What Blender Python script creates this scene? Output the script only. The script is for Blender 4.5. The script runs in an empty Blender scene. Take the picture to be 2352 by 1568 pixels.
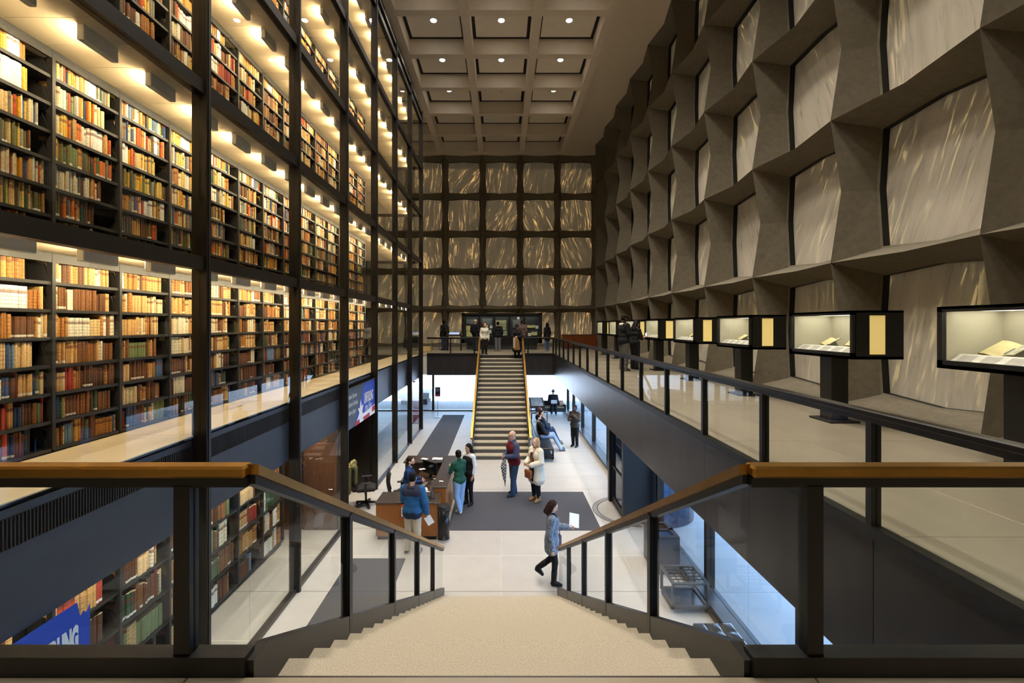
import bpy, math, random
import numpy as np
from mathutils import Vector, Matrix
random.seed(7)
S = bpy.context.scene
COL = S.collection
R = math.radians
# ------------------------------------------------------------------ camera
EYE = 1.48                       # eye height above the upper floor (z = 0)
cam = bpy.data.cameras.new('camera'); CAM = bpy.data.objects.new('camera', cam); COL.objects.link(CAM)
CAM.location = (0, 0, EYE); CAM.rotation_euler = (R(90), 0, 0)
cam.sensor_width = 36; cam.lens = 36 * 1045 / 2352
cam.shift_x = (1176 - 1151.5) / 2352; cam.shift_y = -(784 - 747) / 2352
cam.clip_start = .05; cam.clip_end = 400
S.camera = CAM
# ------------------------------------------------------------------ sky, sun, exposure
W = bpy.data.worlds.new('sky'); S.world = W; W.use_nodes = True
wb = W.node_tree.nodes['Background']; wb.inputs[0].default_value = (.44, .68, 1.0, 1); wb.inputs[1].default_value = 6.5
sun = bpy.data.lights.new('sun', 'SUN'); SUN = bpy.data.objects.new('sun', sun); COL.objects.link(SUN)
sun.energy = 14.0; sun.angle = R(2); sun.color = (1, .95, .87)
SUN.rotation_euler = Vector((.55, -.75, -.62)).to_track_quat('-Z', 'Y').to_euler()
vs = S.view_settings
vs.view_transform = 'Standard'; vs.look = 'None'; vs.gamma = 1; vs.use_curve_mapping = False; vs.exposure = 1.0
S.cycles.transparent_max_bounces = 40
S.cycles.max_bounces = 8; S.cycles.diffuse_bounces = 4; S.cycles.glossy_bounces = 4
S.cycles.sample_clamp_indirect = 6
S.cycles.use_light_tree = True
S.cycles.caustics_reflective = False; S.cycles.caustics_refractive = False
# ------------------------------------------------------------------ main sizes
G = -3.465        # lower floor
SOF = -1.02       # underside of the upper floor
BAY = 2.64
D0 = 5.82         # depth of a grid line
XR = 6.12         # ridges of the stone wall on the right
XL = 3.83         # glass of the book tower (at x = -XL)
XS = 4.93         # faces of the bookcases (at x = -XS)
DF = 31.3         # ridges of the far stone wall
XE = 2.6          # edge of the right gallery
DN, DT = 1.95, 22.85   # near and far edges of the well
RH = .885         # railing height
# ------------------------------------------------------------------ helpers
def lin(c):
    return tuple((v / 255 / 12.92 if v / 255 <= .04045 else ((v / 255 + .055) / 1.055) ** 2.4) for v in c)

class MB:
    def __init__(s): s.v = []; s.f = []; s.m = []
    def add(s, vs, fs, m=0):
        o = len(s.v); s.v += [tuple(p) for p in vs]; s.f += [tuple(o + i for i in f) for f in fs]; s.m += [m] * len(fs); return s
    def box(s, x0, x1, y0, y1, z0, z1, m=0):
        return s.add([(x0,y0,z0),(x1,y0,z0),(x1,y1,z0),(x0,y1,z0),(x0,y0,z1),(x1,y0,z1),(x1,y1,z1),(x0,y1,z1)],
                     [(0,3,2,1),(4,5,6,7),(0,1,5,4),(1,2,6,5),(2,3,7,6),(3,0,4,7)], m)
    def bbox(s, x0, x1, y0, y1, z0, z1, b=.01, m=0):
        "box with chamfered edges all round"
        X=(x0,x1);Y=(y0,y1);Z=(z0,z1); V=[];idx={}
        for i in (0,1):
            for j in (0,1):
                for k in (0,1):
                    sx=b if i==0 else -b; sy=b if j==0 else -b; sz=b if k==0 else -b
                    for a,p in enumerate(((X[i],Y[j]+sy,Z[k]+sz),(X[i]+sx,Y[j],Z[k]+sz),(X[i]+sx,Y[j]+sy,Z[k]))):
                        idx[i,j,k,a]=len(V); V.append(p)
        Fc=[]
        for i in (0,1): Fc.append([idx[i,j,k,0] for j,k in ((0,0),(1,0),(1,1),(0,1))][::(1 if i else -1)])
        for j in (0,1): Fc.append([idx[i,j,k,1] for i,k in ((0,0),(1,0),(1,1),(0,1))][::(-1 if j else 1)])
        for k in (0,1): Fc.append([idx[i,j,k,2] for i,j in ((0,0),(1,0),(1,1),(0,1))][::(1 if k else -1)])
        for i in (0,1):
            for j in (0,1): Fc.append([idx[i,j,0,0],idx[i,j,0,1],idx[i,j,1,1],idx[i,j,1,0]][::(1 if i==j else -1)])
            for k in (0,1): Fc.append([idx[i,0,k,0],idx[i,0,k,2],idx[i,1,k,2],idx[i,1,k,0]][::(-1 if i==k else 1)])
        for j in (0,1):
            for k in (0,1): Fc.append([idx[0,j,k,1],idx[0,j,k,2],idx[1,j,k,2],idx[1,j,k,1]][::(1 if j==k else -1)])
        for i in (0,1):
            for j in (0,1):
                for k in (0,1): Fc.append([idx[i,j,k,a] for a in (0,1,2)][::(1 if (i+j+k)%2 else -1)])
        return s.add(V,Fc,m)
    def tube(s, pts, r, n=10, m=0, cap=True):
        pts=[Vector(p) for p in pts]; rs=r if isinstance(r,(list,tuple)) else [r]*len(pts); V=[]; Fc=[]; prev=None
        for i,p in enumerate(pts):
            t=(pts[min(i+1,len(pts)-1)]-pts[max(i-1,0)]).normalized()
            if prev is None: u=t.orthogonal().normalized()
            else:
                u=prev-t*prev.dot(t); u=u.normalized() if u.length>1e-6 else t.orthogonal().normalized()
            prev=u; w=t.cross(u)
            V+=[p+(u*math.cos(2*math.pi*k/n)+w*math.sin(2*math.pi*k/n))*rs[i] for k in range(n)]
        for i in range(len(pts)-1):
            for k in range(n): Fc.append((i*n+k,i*n+(k+1)%n,(i+1)*n+(k+1)%n,(i+1)*n+k))
        if cap: Fc+=[tuple(range(n))[::-1], tuple((len(pts)-1)*n+k for k in range(n))]
        return s.add(V,Fc,m)
    def lathe(s, prof, c=(0,0,0), n=24, m=0):
        V=[];Fc=[]
        for r,z in prof: V+=[(c[0]+r*math.cos(2*math.pi*k/n),c[1]+r*math.sin(2*math.pi*k/n),c[2]+z) for k in range(n)]
        for i in range(len(prof)-1):
            for k in range(n): Fc.append((i*n+k,i*n+(k+1)%n,(i+1)*n+(k+1)%n,(i+1)*n+k))
        Fc+=[tuple(range(n))[::-1], tuple((len(prof)-1)*n+k for k in range(n))]
        return s.add(V,Fc,m)
    def prism(s, poly, axis, a, b, m=0):
        "extrude a 2-D polygon along an axis from a to b; poly holds the other two coordinates in x,y,z order"
        def P(p,t): return (t,p[0],p[1]) if axis=='x' else ((p[0],t,p[1]) if axis=='y' else (p[0],p[1],t))
        n=len(poly); V=[P(p,a) for p in poly]+[P(p,b) for p in poly]
        Fc=[tuple(range(n))[::-1],tuple(range(n,2*n))]+[(i,(i+1)%n,n+(i+1)%n,n+i) for i in range(n)]
        return s.add(V,Fc,m)
    def mesh(s, name, mats, smooth=False):
        me=bpy.data.meshes.new(name); me.from_pydata(s.v,[],s.f)
        for mt in (mats if isinstance(mats,(list,tuple)) else [mats]): me.materials.append(mt)
        if any(s.m): me.polygons.foreach_set('material_index', s.m)
        if smooth: me.polygons.foreach_set('use_smooth',[True]*len(s.f))
        me.update(); return me
    def obj(s, name, mats, parent=None, smooth=False, **k):
        return link(name, s.mesh(name,mats,smooth), parent, **k)

def fixn(me):
    import bmesh
    bm=bmesh.new(); bm.from_mesh(me); bmesh.ops.recalc_face_normals(bm,faces=bm.faces); bm.to_mesh(me); bm.free(); return me

def link(name, data, parent=None, loc=(0,0,0), rot=(0,0,0), label=None, cat=None, group=None, kind=None, scale=None):
    o=bpy.data.objects.new(name,data); COL.objects.link(o); o.location=loc; o.rotation_euler=rot
    if scale: o.scale=scale
    if parent is not None: o.parent=parent
    if label: o['label']=label
    if cat: o['category']=cat
    if group: o['group']=group
    if kind: o['kind']=kind
    return o
def thing(name, label, cat, loc=(0,0,0), rz=0, group=None):
    return link(name, None, None, loc, (0,0,rz), label, cat, group)
def struct(name, loc=(0,0,0), label=None):
    return link(name, None, None, loc, kind='structure', label=label)
def B(x0,x1,y0,y1,z0,z1,name,mat,parent=None,bev=0,**k):
    m=MB(); (m.bbox(x0,x1,y0,y1,z0,z1,bev) if bev else m.box(x0,x1,y0,y1,z0,z1)); return m.obj(name,mat,parent,**k)

# ------------------------------------------------------------------ materials
def nodes(name):
    m=bpy.data.materials.new(name); m.use_nodes=True; nt=m.node_tree; return m,nt,nt.nodes,nt.links,nt.nodes['Principled BSDF']
def pm(name, col, rough=.5, metal=0, noise=None, bump=None, spec=.5, coat=0, emit=None, estr=0, sheen=0, stretch=None, raw=False, rand=0):
    m,nt,N,L,b=nodes(name); c=col if raw else lin(col)
    b.inputs['Base Color'].default_value=(*c,1); b.inputs['Roughness'].default_value=rough; b.inputs['Metallic'].default_value=metal
    b.inputs['Specular IOR Level'].default_value=spec; b.inputs['Coat Weight'].default_value=coat; b.inputs['Sheen Weight'].default_value=sheen
    if emit is not None: b.inputs['Emission Color'].default_value=(*(emit if raw else lin(emit)),1); b.inputs['Emission Strength'].default_value=estr
    if noise or bump or rand:
        tc=N.new('ShaderNodeTexCoord'); mp=N.new('ShaderNodeMapping'); L.new(tc.outputs['Object'],mp.inputs[0])
        if stretch: mp.inputs['Scale'].default_value=stretch
        oi=N.new('ShaderNodeObjectInfo'); vm=N.new('ShaderNodeVectorMath'); vm.operation='ADD'
        mu=N.new('ShaderNodeMath'); mu.operation='MULTIPLY'; mu.inputs[1].default_value=37; L.new(oi.outputs['Random'],mu.inputs[0])
        L.new(mp.outputs[0],vm.inputs[0]); L.new(mu.outputs[0],vm.inputs[1])
    if noise:
        nz=N.new('ShaderNodeTexNoise'); nz.inputs['Scale'].default_value=noise[0]; nz.inputs['Detail'].default_value=6; nz.inputs['Roughness'].default_value=.65
        L.new(vm.outputs[0],nz.inputs['Vector'])
        mr=N.new('ShaderNodeMapRange'); mr.inputs[1].default_value=.3; mr.inputs[2].default_value=.7; mr.inputs[3].default_value=1-noise[1]; mr.inputs[4].default_value=1+noise[1]
        L.new(nz.outputs[0],mr.inputs[0])
        mx=N.new('ShaderNodeVectorMath'); mx.operation='SCALE'; mx.inputs[0].default_value=c; L.new(mr.outputs[0],mx.inputs['Scale']); last=mx.outputs[0]
        if rand:
            r2=N.new('ShaderNodeMapRange'); r2.inputs[3].default_value=1-rand; r2.inputs[4].default_value=1+rand; L.new(oi.outputs['Random'],r2.inputs[0])
            m2=N.new('ShaderNodeVectorMath'); m2.operation='SCALE'; L.new(last,m2.inputs[0]); L.new(r2.outputs[0],m2.inputs['Scale']); last=m2.outputs[0]
        L.new(last,b.inputs['Base Color'])
    if bump:
        nb=N.new('ShaderNodeTexNoise'); nb.inputs['Scale'].default_value=bump[0]; nb.inputs['Detail'].default_value=4; L.new(vm.outputs[0],nb.inputs['Vector'])
        bp=N.new('ShaderNodeBump'); bp.inputs['Strength'].default_value=bump[1]; bp.inputs['Distance'].default_value=.02; L.new(nb.outputs[0],bp.inputs['Height']); L.new(bp.outputs[0],b.inputs['Normal'])
    return m
def emi(name, col, st):
    m=bpy.data.materials.new(name); m.use_nodes=True; nt=m.node_tree; nt.nodes.clear()
    e=nt.nodes.new('ShaderNodeEmission'); e.inputs[0].default_value=(*col,1); e.inputs[1].default_value=st
    o=nt.nodes.new('ShaderNodeOutputMaterial'); nt.links.new(e.outputs[0],o.inputs[0]); return m
def glassmat(name, tint=(1,1,1), f0=.05, fmul=1.0):
    m=bpy.data.materials.new(name); m.use_nodes=True; nt=m.node_tree; N=nt.nodes; L=nt.links; N.clear()
    lw=N.new('ShaderNodeLayerWeight'); lw.inputs[0].default_value=.5
    pw=N.new('ShaderNodeMath'); pw.operation='POWER'; pw.inputs[1].default_value=5; L.new(lw.outputs['Facing'],pw.inputs[0])
    ma=N.new('ShaderNodeMath'); ma.operation='MULTIPLY_ADD'; ma.inputs[1].default_value=fmul*(1-f0); ma.inputs[2].default_value=f0; L.new(pw.outputs[0],ma.inputs[0])
    ge=N.new('ShaderNodeNewGeometry'); sb=N.new('ShaderNodeMath'); sb.operation='SUBTRACT'; sb.inputs[0].default_value=1; L.new(ge.outputs['Backfacing'],sb.inputs[1])
    mu=N.new('ShaderNodeMath'); mu.operation='MULTIPLY'; L.new(ma.outputs[0],mu.inputs[0]); L.new(sb.outputs[0],mu.inputs[1])
    tr=N.new('ShaderNodeBsdfTransparent'); tr.inputs[0].default_value=(*tint,1); gl=N.new('ShaderNodeBsdfGlossy'); gl.inputs['Roughness'].default_value=0.0
    mx=N.new('ShaderNodeMixShader'); L.new(mu.outputs[0],mx.inputs[0]); L.new(tr.outputs[0],mx.inputs[1]); L.new(gl.outputs[0],mx.inputs[2])
    o=N.new('ShaderNodeOutputMaterial'); L.new(mx.outputs[0],o.inputs[0]); return m
def marblemat(name):
    m=bpy.data.materials.new(name); m.use_nodes=True; nt=m.node_tree; N=nt.nodes; L=nt.links; N.clear()
    tc=N.new('ShaderNodeTexCoord'); oi=N.new('ShaderNodeObjectInfo')
    mu=N.new('ShaderNodeMath'); mu.operation='MULTIPLY'; mu.inputs[1].default_value=91; L.new(oi.outputs['Random'],mu.inputs[0])
    an=N.new('ShaderNodeMapRange'); an.inputs[3].default_value=-.75; an.inputs[4].default_value=.45; L.new(oi.outputs['Random'],an.inputs[0])
    ro=N.new('ShaderNodeVectorRotate'); ro.rotation_type='Z_AXIS'; L.new(tc.outputs['Object'],ro.inputs[0]); L.new(an.outputs[0],ro.inputs['Angle'])
    ad=N.new('ShaderNodeVectorMath'); ad.operation='ADD'; L.new(ro.outputs[0],ad.inputs[0]); L.new(mu.outputs[0],ad.inputs[1])
    mp=N.new('ShaderNodeMapping'); mp.inputs['Scale'].default_value=(3.8,.42,1); L.new(ad.outputs[0],mp.inputs[0])
    def nz(sc,det,dist):
        n=N.new('ShaderNodeTexNoise'); n.inputs['Scale'].default_value=sc; n.inputs['Detail'].default_value=det; n.inputs['Distortion'].default_value=dist; n.inputs['Roughness'].default_value=.62; L.new(mp.outputs[0],n.inputs['Vector']); return n
    a=nz(1.1,8,.5); c=nz(2.9,9,1.0); d=nz(.75,3,.2)
    def ramp(src,stops):
        r=N.new('ShaderNodeValToRGB'); L.new(src,r.inputs[0]); e=r.color_ramp.elements
        while len(e)<len(stops): e.new(.5)
        for el,(p,col) in zip(e,stops): el.position=p; el.color=(*col,1)
        return r
    base=ramp(a.outputs[0],[(.25,(.40,.35,.28)),(.4,(.54,.48,.385)),(.5,(.59,.53,.425)),(.66,(.64,.575,.47))])
    dark=ramp(c.outputs[0],[(.3,(.55,.55,.55)),(.36,(.88,.88,.88)),(.46,(1,1,1))])
    dm=N.new('ShaderNodeMix'); dm.data_type='RGBA'; dm.blend_type='MULTIPLY'; dm.inputs[0].default_value=1; L.new(base.outputs[0],dm.inputs[6]); L.new(dark.outputs[0],dm.inputs[7])
    # translucent streaks of iron-stained stone
    vein=ramp(c.outputs[0],[(.5,(.06,.04,.02)),(.57,(.22,.12,.045)),(.62,(1.0,.5,.14)),(.68,(.4,.22,.08))])
    big=ramp(d.outputs[0],[(.42,(0,0,0)),(.58,(1,1,1))])
    vm=N.new('ShaderNodeMix'); vm.data_type='RGBA'; L.new(big.outputs[0],vm.inputs[0]); vm.inputs[6].default_value=(.055,.036,.018,1); L.new(vein.outputs[0],vm.inputs[7])
    df=N.new('ShaderNodeBsdfDiffuse'); L.new(dm.outputs[2],df.inputs[0])
    tl=N.new('ShaderNodeBsdfTranslucent'); L.new(vm.outputs[2],tl.inputs[0])
    mx=N.new('ShaderNodeMixShader'); mx.inputs[0].default_value=MARBLE_T; L.new(df.outputs[0],mx.inputs[1]); L.new(tl.outputs[0],mx.inputs[2])
    gl=N.new('ShaderNodeBsdfGlossy'); gl.inputs['Roughness'].default_value=.35; m2=N.new('ShaderNodeMixShader'); m2.inputs[0].default_value=.03
    L.new(mx.outputs[0],m2.inputs[1]); L.new(gl.outputs[0],m2.inputs[2])
    o=N.new('ShaderNodeOutputMaterial'); L.new(m2.outputs[0],o.inputs[0]); return m
MARBLE_T=.09
M={}
M['granite']=pm('frame_granite',(116,107,89),.75,noise=(9,.16),bump=(160,.25))
M['marble']=marblemat('translucent_marble')
M['black']=pm('black_metal',(20,19,18),.45)
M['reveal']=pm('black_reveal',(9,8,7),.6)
M['bronze']=pm('dark_bronze_frame',(36,31,25),.38,metal=.35,noise=(6,.15))
M['fascia']=pm('blued_steel_panel',(64,60,58),.32,metal=.45,noise=(2,.2),bump=(3,.08),stretch=(1,1,.3))
M['slate']=pm('blue_lit_panel',(48,52,62),.45,noise=(2,.15))  # blue daylight bounced off the plaza is put into this panel colour
M['stringer']=pm('dark_steel',(46,43,41),.4,metal=.3,noise=(4,.12))
M['brass']=pm('worn_brass',(180,136,66),.36,metal=1,noise=(3,.18))
M['tile']=pm('pale_stone_tile',(186,182,177),.5,noise=(2.2,.05),bump=(60,.04),rand=.025,spec=.4)
M['mezz']=pm('polished_stone_tile',(152,140,120),.34,noise=(3,.10),stretch=(1,.35,1),rand=.03,spec=.45)
M['step']=pm('granite_step',(188,177,156),.7,noise=(140,.3),bump=(220,.3),spec=.3)
M['grout']=pm('pale_grout',(216,212,204),.8)
M['riser']=pm('shaded_riser',(92,88,84),.7,noise=(60,.2),spec=.3)  # darker than the treads: shade on the risers put into the colour
M['joint']=pm('joint_dark',(70,66,60),.8)
M['carpet']=pm('charcoal_carpet',(84,84,90),.95,noise=(120,.22),bump=(300,.5),spec=.1)
M['plaster']=pm('cream_plaster',(226,212,193),.8,noise=(3,.03),spec=.2)
M['ceilpanel']=pm('ceiling_board',(232,221,204),.8,noise=(4,.03),spec=.2)
M['cream']=pm('cream_board',(226,207,172),.7,noise=(5,.03),spec=.25)
M['steelshelf']=pm('black_shelf_steel',(34,34,33),.5,noise=(8,.15))
M['glass']=glassmat('clear_glass',(.97,.98,.97),.04)
M['glassrail']=glassmat('railing_glass',(.95,.965,.965),.02,.45)
M['glassout']=glassmat('window_glass',(.95,.97,1),.05)
M['paving']=pm('plaza_paving',(158,160,164),.8,noise=(1.5,.05),rand=.04)
M['wood']=pm('oak_veneer',(150,92,38),.4,noise=(3,.18),stretch=(8,8,.6))
M['darkwood']=pm('dark_walnut',(62,40,26),.4,noise=(2.5,.3),stretch=(6,6,.5))
M['stonetop']=pm('brown_granite_top',(70,60,52),.25,noise=(28,.5))
M['grey']=pm('lamp_grey',(128,128,124),.55)
M['white']=pm('white_paper',(240,240,238),.7)
M['chrome']=pm('chrome',(200,200,205),.18,metal=1)
M['steelgrey']=pm('grey_steel',(84,86,90),.38,metal=.6,noise=(3,.08))
M['leather']=pm('black_leather',(40,40,44),.3,noise=(8,.1),bump=(40,.15))
M['plastic']=pm('black_plastic',(24,24,25),.45)
M['lamp_on']=emi('lamp_glow',(1,.95,.86),26)
M['tower_on']=emi('stack_lamp_glow',(1,.80,.5),62)
M['case_on']=emi('case_lamp_glow',(1,.93,.72),1.6)
M['strip_on']=emi('strip_lamp_glow',(1,.87,.66),16)
# ================================================================== THE SETTING
# ---- stone walls: granite lattice units with recessed marble panels
def stone_unit():
    h=BAY/2; V=[]; F=[]
    N=[(-h,-h,0),(h,-h,0),(h,h,0),(-h,h,0)]; E=[(0,-h,.2),(h,0,.2),(0,h,.2),(-h,0,.2)]
    ring0=[]; 
    for i in range(4): ring0+=[N[i],E[i]]
    def ring(c,m,w,wm):
        C=[(-c,-c,w),(c,-c,w),(c,c,w),(-c,c,w)]; Q=[(0,-m,wm),(m,0,wm),(0,m,wm),(-m,0,wm)]; o=[]
        for i in range(4): o+=[C[i],Q[i]]
        return o
    rings=[ring0,ring(1.09,1.17,.74,.74),ring(1.055,1.135,.76,.76),ring(1.055,1.135,.90,.90)]
    m=MB()
    for r in rings: m.v+=r
    for a in range(3):
        for i in range(8):
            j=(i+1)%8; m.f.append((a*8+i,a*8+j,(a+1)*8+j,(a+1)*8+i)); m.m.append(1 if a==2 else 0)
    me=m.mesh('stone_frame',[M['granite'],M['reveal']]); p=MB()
    r=ring(1.07,1.15,.885,.885); q=[(x,y,w+.05) for x,y,w in r]
    p.v+=r+q; p.f=[tuple(range(8))]+[(i,8+i,8+(i+1)%8,(i+1)%8) for i in range(8)]; p.m=[0]*9
    return me, p.mesh('marble_panel',M['marble'])
UNIT,PANEL=stone_unit()
RR=Matrix(((0,0,1),(1,0,0),(0,1,0))).to_euler()      # right wall: u -> +y, v -> z, depth -> +x
RF=Matrix(((-1,0,0),(0,0,1),(0,1,0))).to_euler()     # far wall: u -> -x, v -> z, depth -> +y
wr=struct('wall_right'); wf=struct('wall_far')
for c in range(11):
    for r in range(5):
        p=(XR,.54+BAY*(c+.5),BAY*(r+.5))
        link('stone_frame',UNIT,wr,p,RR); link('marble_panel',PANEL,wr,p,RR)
for c in range(-4,3):
    for r in range(5):
        p=(c*BAY,DF,BAY*(r+.5))
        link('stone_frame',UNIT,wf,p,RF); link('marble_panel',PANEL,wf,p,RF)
m=MB(); m.prism([(XR,29.58),(6.62,DF+.02),(7.4,DF+.02),(7.4,29.58)],'z',0,13.2); m.obj('corner_pier',M['granite'],wr)
B(6.6,7.4,DF-.02,DF+1.2,0,14,'corner_fill',M['granite'],wf)
B(XR,7.4,-6,.54,0,13.2,'plain_wall',M['granite'],wr)
B(-14.4,-14,-6,33,G,14.2,'wall_left',M['granite'],kind='structure')
B(-14.2,7.4,-6.3,-6,G,14.2,'wall_back',M['granite'],kind='structure')
B(-14.2,-11.8,DF,DF+1,0,14,'wall_far_end',M['granite'],wf)
# ---- lower floor: stone tiles on a slab
fl=struct('floor'); B(-14,3.95,-6,26.5,G-.4,G-.003,'slab',M['grout'],fl)
for j in range(10): B(-10.5,3.6,.54+BAY*j-.007,.54+BAY*j+.007,G-.01,G-.0015,'joint_strip',M['joint'],fl)
TS={}
def tile(w,d,t,mat):
    k=(round(w,3),round(d,3),t,mat.name)
    if k not in TS: m=MB(); m.bbox(-w/2,w/2,-d/2,d/2,-t,0,.004); TS[k]=m.mesh('tile',mat)
    return TS[k]
def tiles(name,par,xs,ys,z,mat,dark=lambda j:False,t=.02):
    for i in range(len(xs)-1):
        for j in range(len(ys)-1):
            x0,x1=xs[i]+.003,xs[i+1]-.003; y0=ys[j]+(.008 if dark(j) else .003); y1=ys[j+1]-(.008 if dark(j+1) else .003)
            link(name,tile(x1-x0,y1-y0,t,mat),par,((x0+x1)/2,(y0+y1)/2,z))
ys=[.54-1.32+1.32*j for j in range(20)]+[26.4]
tiles('floor_tile',fl,[-10.56,-7.92,-5.28,-2.64,0,2.64,3.88],ys,G,M['tile'],dark=lambda j:j%2==0)
# ---- plaza outside
pz=struct('plaza_floor'); B(-70,90,-40,120,G-.6,G-.05,'plaza_base',M['paving'],pz)
tiles('paving_slab',pz,[3.96+1.76*i for i in range(7)],[.54+BAY*j for j in range(-1,10)],G-.02,M['paving'],t=.06)
tiles('paving_slab',pz,[-10.56+BAY*i for i in range(10)],[26.55+BAY*j for j in range(8)],G-.02,M['paving'],t=.06)
B(-40,40,47.8,48.4,G-.05,G+.5,'plaza_kerb',M['paving'],pz)
st=thing('stone_bench','large square stone bench block out on the plaza beyond the far windows','bench',(-5.35,29.3,G-.02))
m=MB(); m.bbox(-1.1,.85,-.9,.9,.35,.75,.02); m.obj('seat_slab',pm('pale_plaza_stone',(214,214,212),.8,noise=(4,.05)),st)
m=MB(); m.bbox(-.95,.7,-.75,.75,0,.36,.01); m.obj('plinth',M['joint'],st)
# ---- upper floor: slabs, tiles, dark edge panels
uf=struct('floor_upper')
for a in ((-XL+.1,XE+.06,-6,DN-.06),(-14,-XL+.1,-6,.4),(XE+.06,7.4,-6,33),(-14,XE+.06,DT+.06,33)):
    B(a[0],a[1],a[2],a[3],SOF+.02,-.004,'slab',M['grout'],uf)
tiles('floor_tile',uf,[XE+.03,3.88,XR+.4],[.54+BAY*j for j in range(-2,13)],0,M['mezz'])
tiles('floor_tile',uf,[-XL+.1,-1.32,1.32,XE+.03],[-4.74,-2.1,.4,DN-.03],0,M['mezz'])
tiles('floor_tile',uf,[-11.88,-9.24,-6.6,-XL+.1],[-4.74,-2.1,.39],0,M['mezz'])
tiles('floor_tile',uf,[-11.88,-9.24,-6.6,-3.96,-1.32,1.32,XE+.03],[DT+.03,24.3,26.94,29.58,DF+1],0,M['mezz'])
fa=struct('trim_1')
ys=[DN-.06]+[3.18+BAY*j for j in range(8)]+[DT+.06]
for i in range(len(ys)-1): B(XE,XE+.08,ys[i]+.003,ys[i+1]-.003,SOF,0,'edge_panel',M['fascia'],fa)
for y0,y1,xs in ((DT,DT+.08,(-XL+.1,-2.45,-1.1)),(DT,DT+.08,(-1.1,1.1)),(DT,DT+.08,(1.1,XE)),(DN-.08,DN,(-XL+.1,-1.1)),(DN-.08,DN,(-1.1,1.1)),(DN-.08,DN,(1.1,XE))):
    for i in range(len(xs)-1): B(xs[i]+.003,xs[i+1]-.003,y0,y1,SOF,-.021,'edge_panel',M['fascia'],fa)
# ---- ceiling: coffers with floating boards
ce=struct('ceiling'); ZC=12.71
B(-14.2,7.4,-6,33,14,14.3,'roof_slab',M['plaster'],ce)
B(-14,7,-6,33,13.352,13.37,'recess_board',M['reveal'],ce)
B(4.12,7.4,-6,33,13.2,13.7,'edge_soffit',M['plaster'],ce); B(-14,-6.77,-6,33,ZC,13.7,'edge_soffit',M['plaster'],ce)
B(-6.77,4.13,29.74,33,13.2,13.7,'edge_soffit',M['plaster'],ce); B(-6.77,4.13,-6,.37,ZC,13.7,'edge_soffit',M['plaster'],ce)
for x in (-6.6,-3.96,-1.32,1.32,3.96): B(x-.165,x+.165,.3,29.8,ZC+.001,13.65,'ceiling_rib',M['plaster'],ce)
for j in range(12): B(-6.7,4.0,.54+BAY*j-.165,.54+BAY*j+.165,ZC+.003,13.64,'ceiling_rib',M['plaster'],ce)
m=MB(); m.bbox(-1.03,1.03,-1.03,1.03,0,.05,.004); cp=m.mesh('ceiling_panel',M['ceilpanel'])
def arc(m,cx,cy,r0,r1,a0,a1,z0,z1,n=20,mi=0):
    for i in range(n):
        p=[a0+(a1-a0)*i/n,a0+(a1-a0)*(i+1)/n]; V=[]
        for z in (z0,z1):
            for q in p: V+=[(cx+r0*math.cos(q),cy+r0*math.sin(q),z),(cx+r1*math.cos(q),cy+r1*math.sin(q),z)]
        m.add(V,[(0,2,3,1),(4,5,7,6),(0,1,5,4),(2,6,7,3),(0,4,6,2),(1,3,7,5)],mi)
m=MB(); arc(m,0,0,.12,.15,0,2*math.pi,0,.02); dlr=m.mesh('trim_ring',M['white'])
m=MB(); m.lathe([(.118,.0),(.118,.01)],n=20); dll=m.mesh('lens',M['lamp_on']); dlo=m.mesh('lens',M['grey'])
for i in range(4):
    for j in range(11):
        c=(-5.28+BAY*i,.54+BAY*(j+.5)); link('ceiling_panel',cp,ce,(c[0],c[1],13.34))
        if i>0:
            off=(i==2 and j==8) or j>8
            rw='over the well between glass tower and stone wall'
            t=thing('ceiling_light',(('unlit recessed downlight in the middle coffer column' if j==8 else 'unlit recessed downlight in a coffer near the far stone wall') if off else 'round recessed downlight glowing in a ceiling coffer'),'light',(c[0],c[1],13.34),group=('dark coffer downlights' if j>8 else None) if off else 'coffer downlights')
            link('trim_ring',dlr,t,(0,0,-.008)); link('lens',dlo if off else dll,t,(0,0,-.006))
            if not off:
                l=bpy.data.lights.new('spot_lamp','SPOT'); l.energy=320; l.color=(1,.93,.82); l.spot_size=R(116); l.spot_blend=.85; l.shadow_soft_size=.12; link('spot_lamp',l,t,(0,0,-.06))
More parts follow.
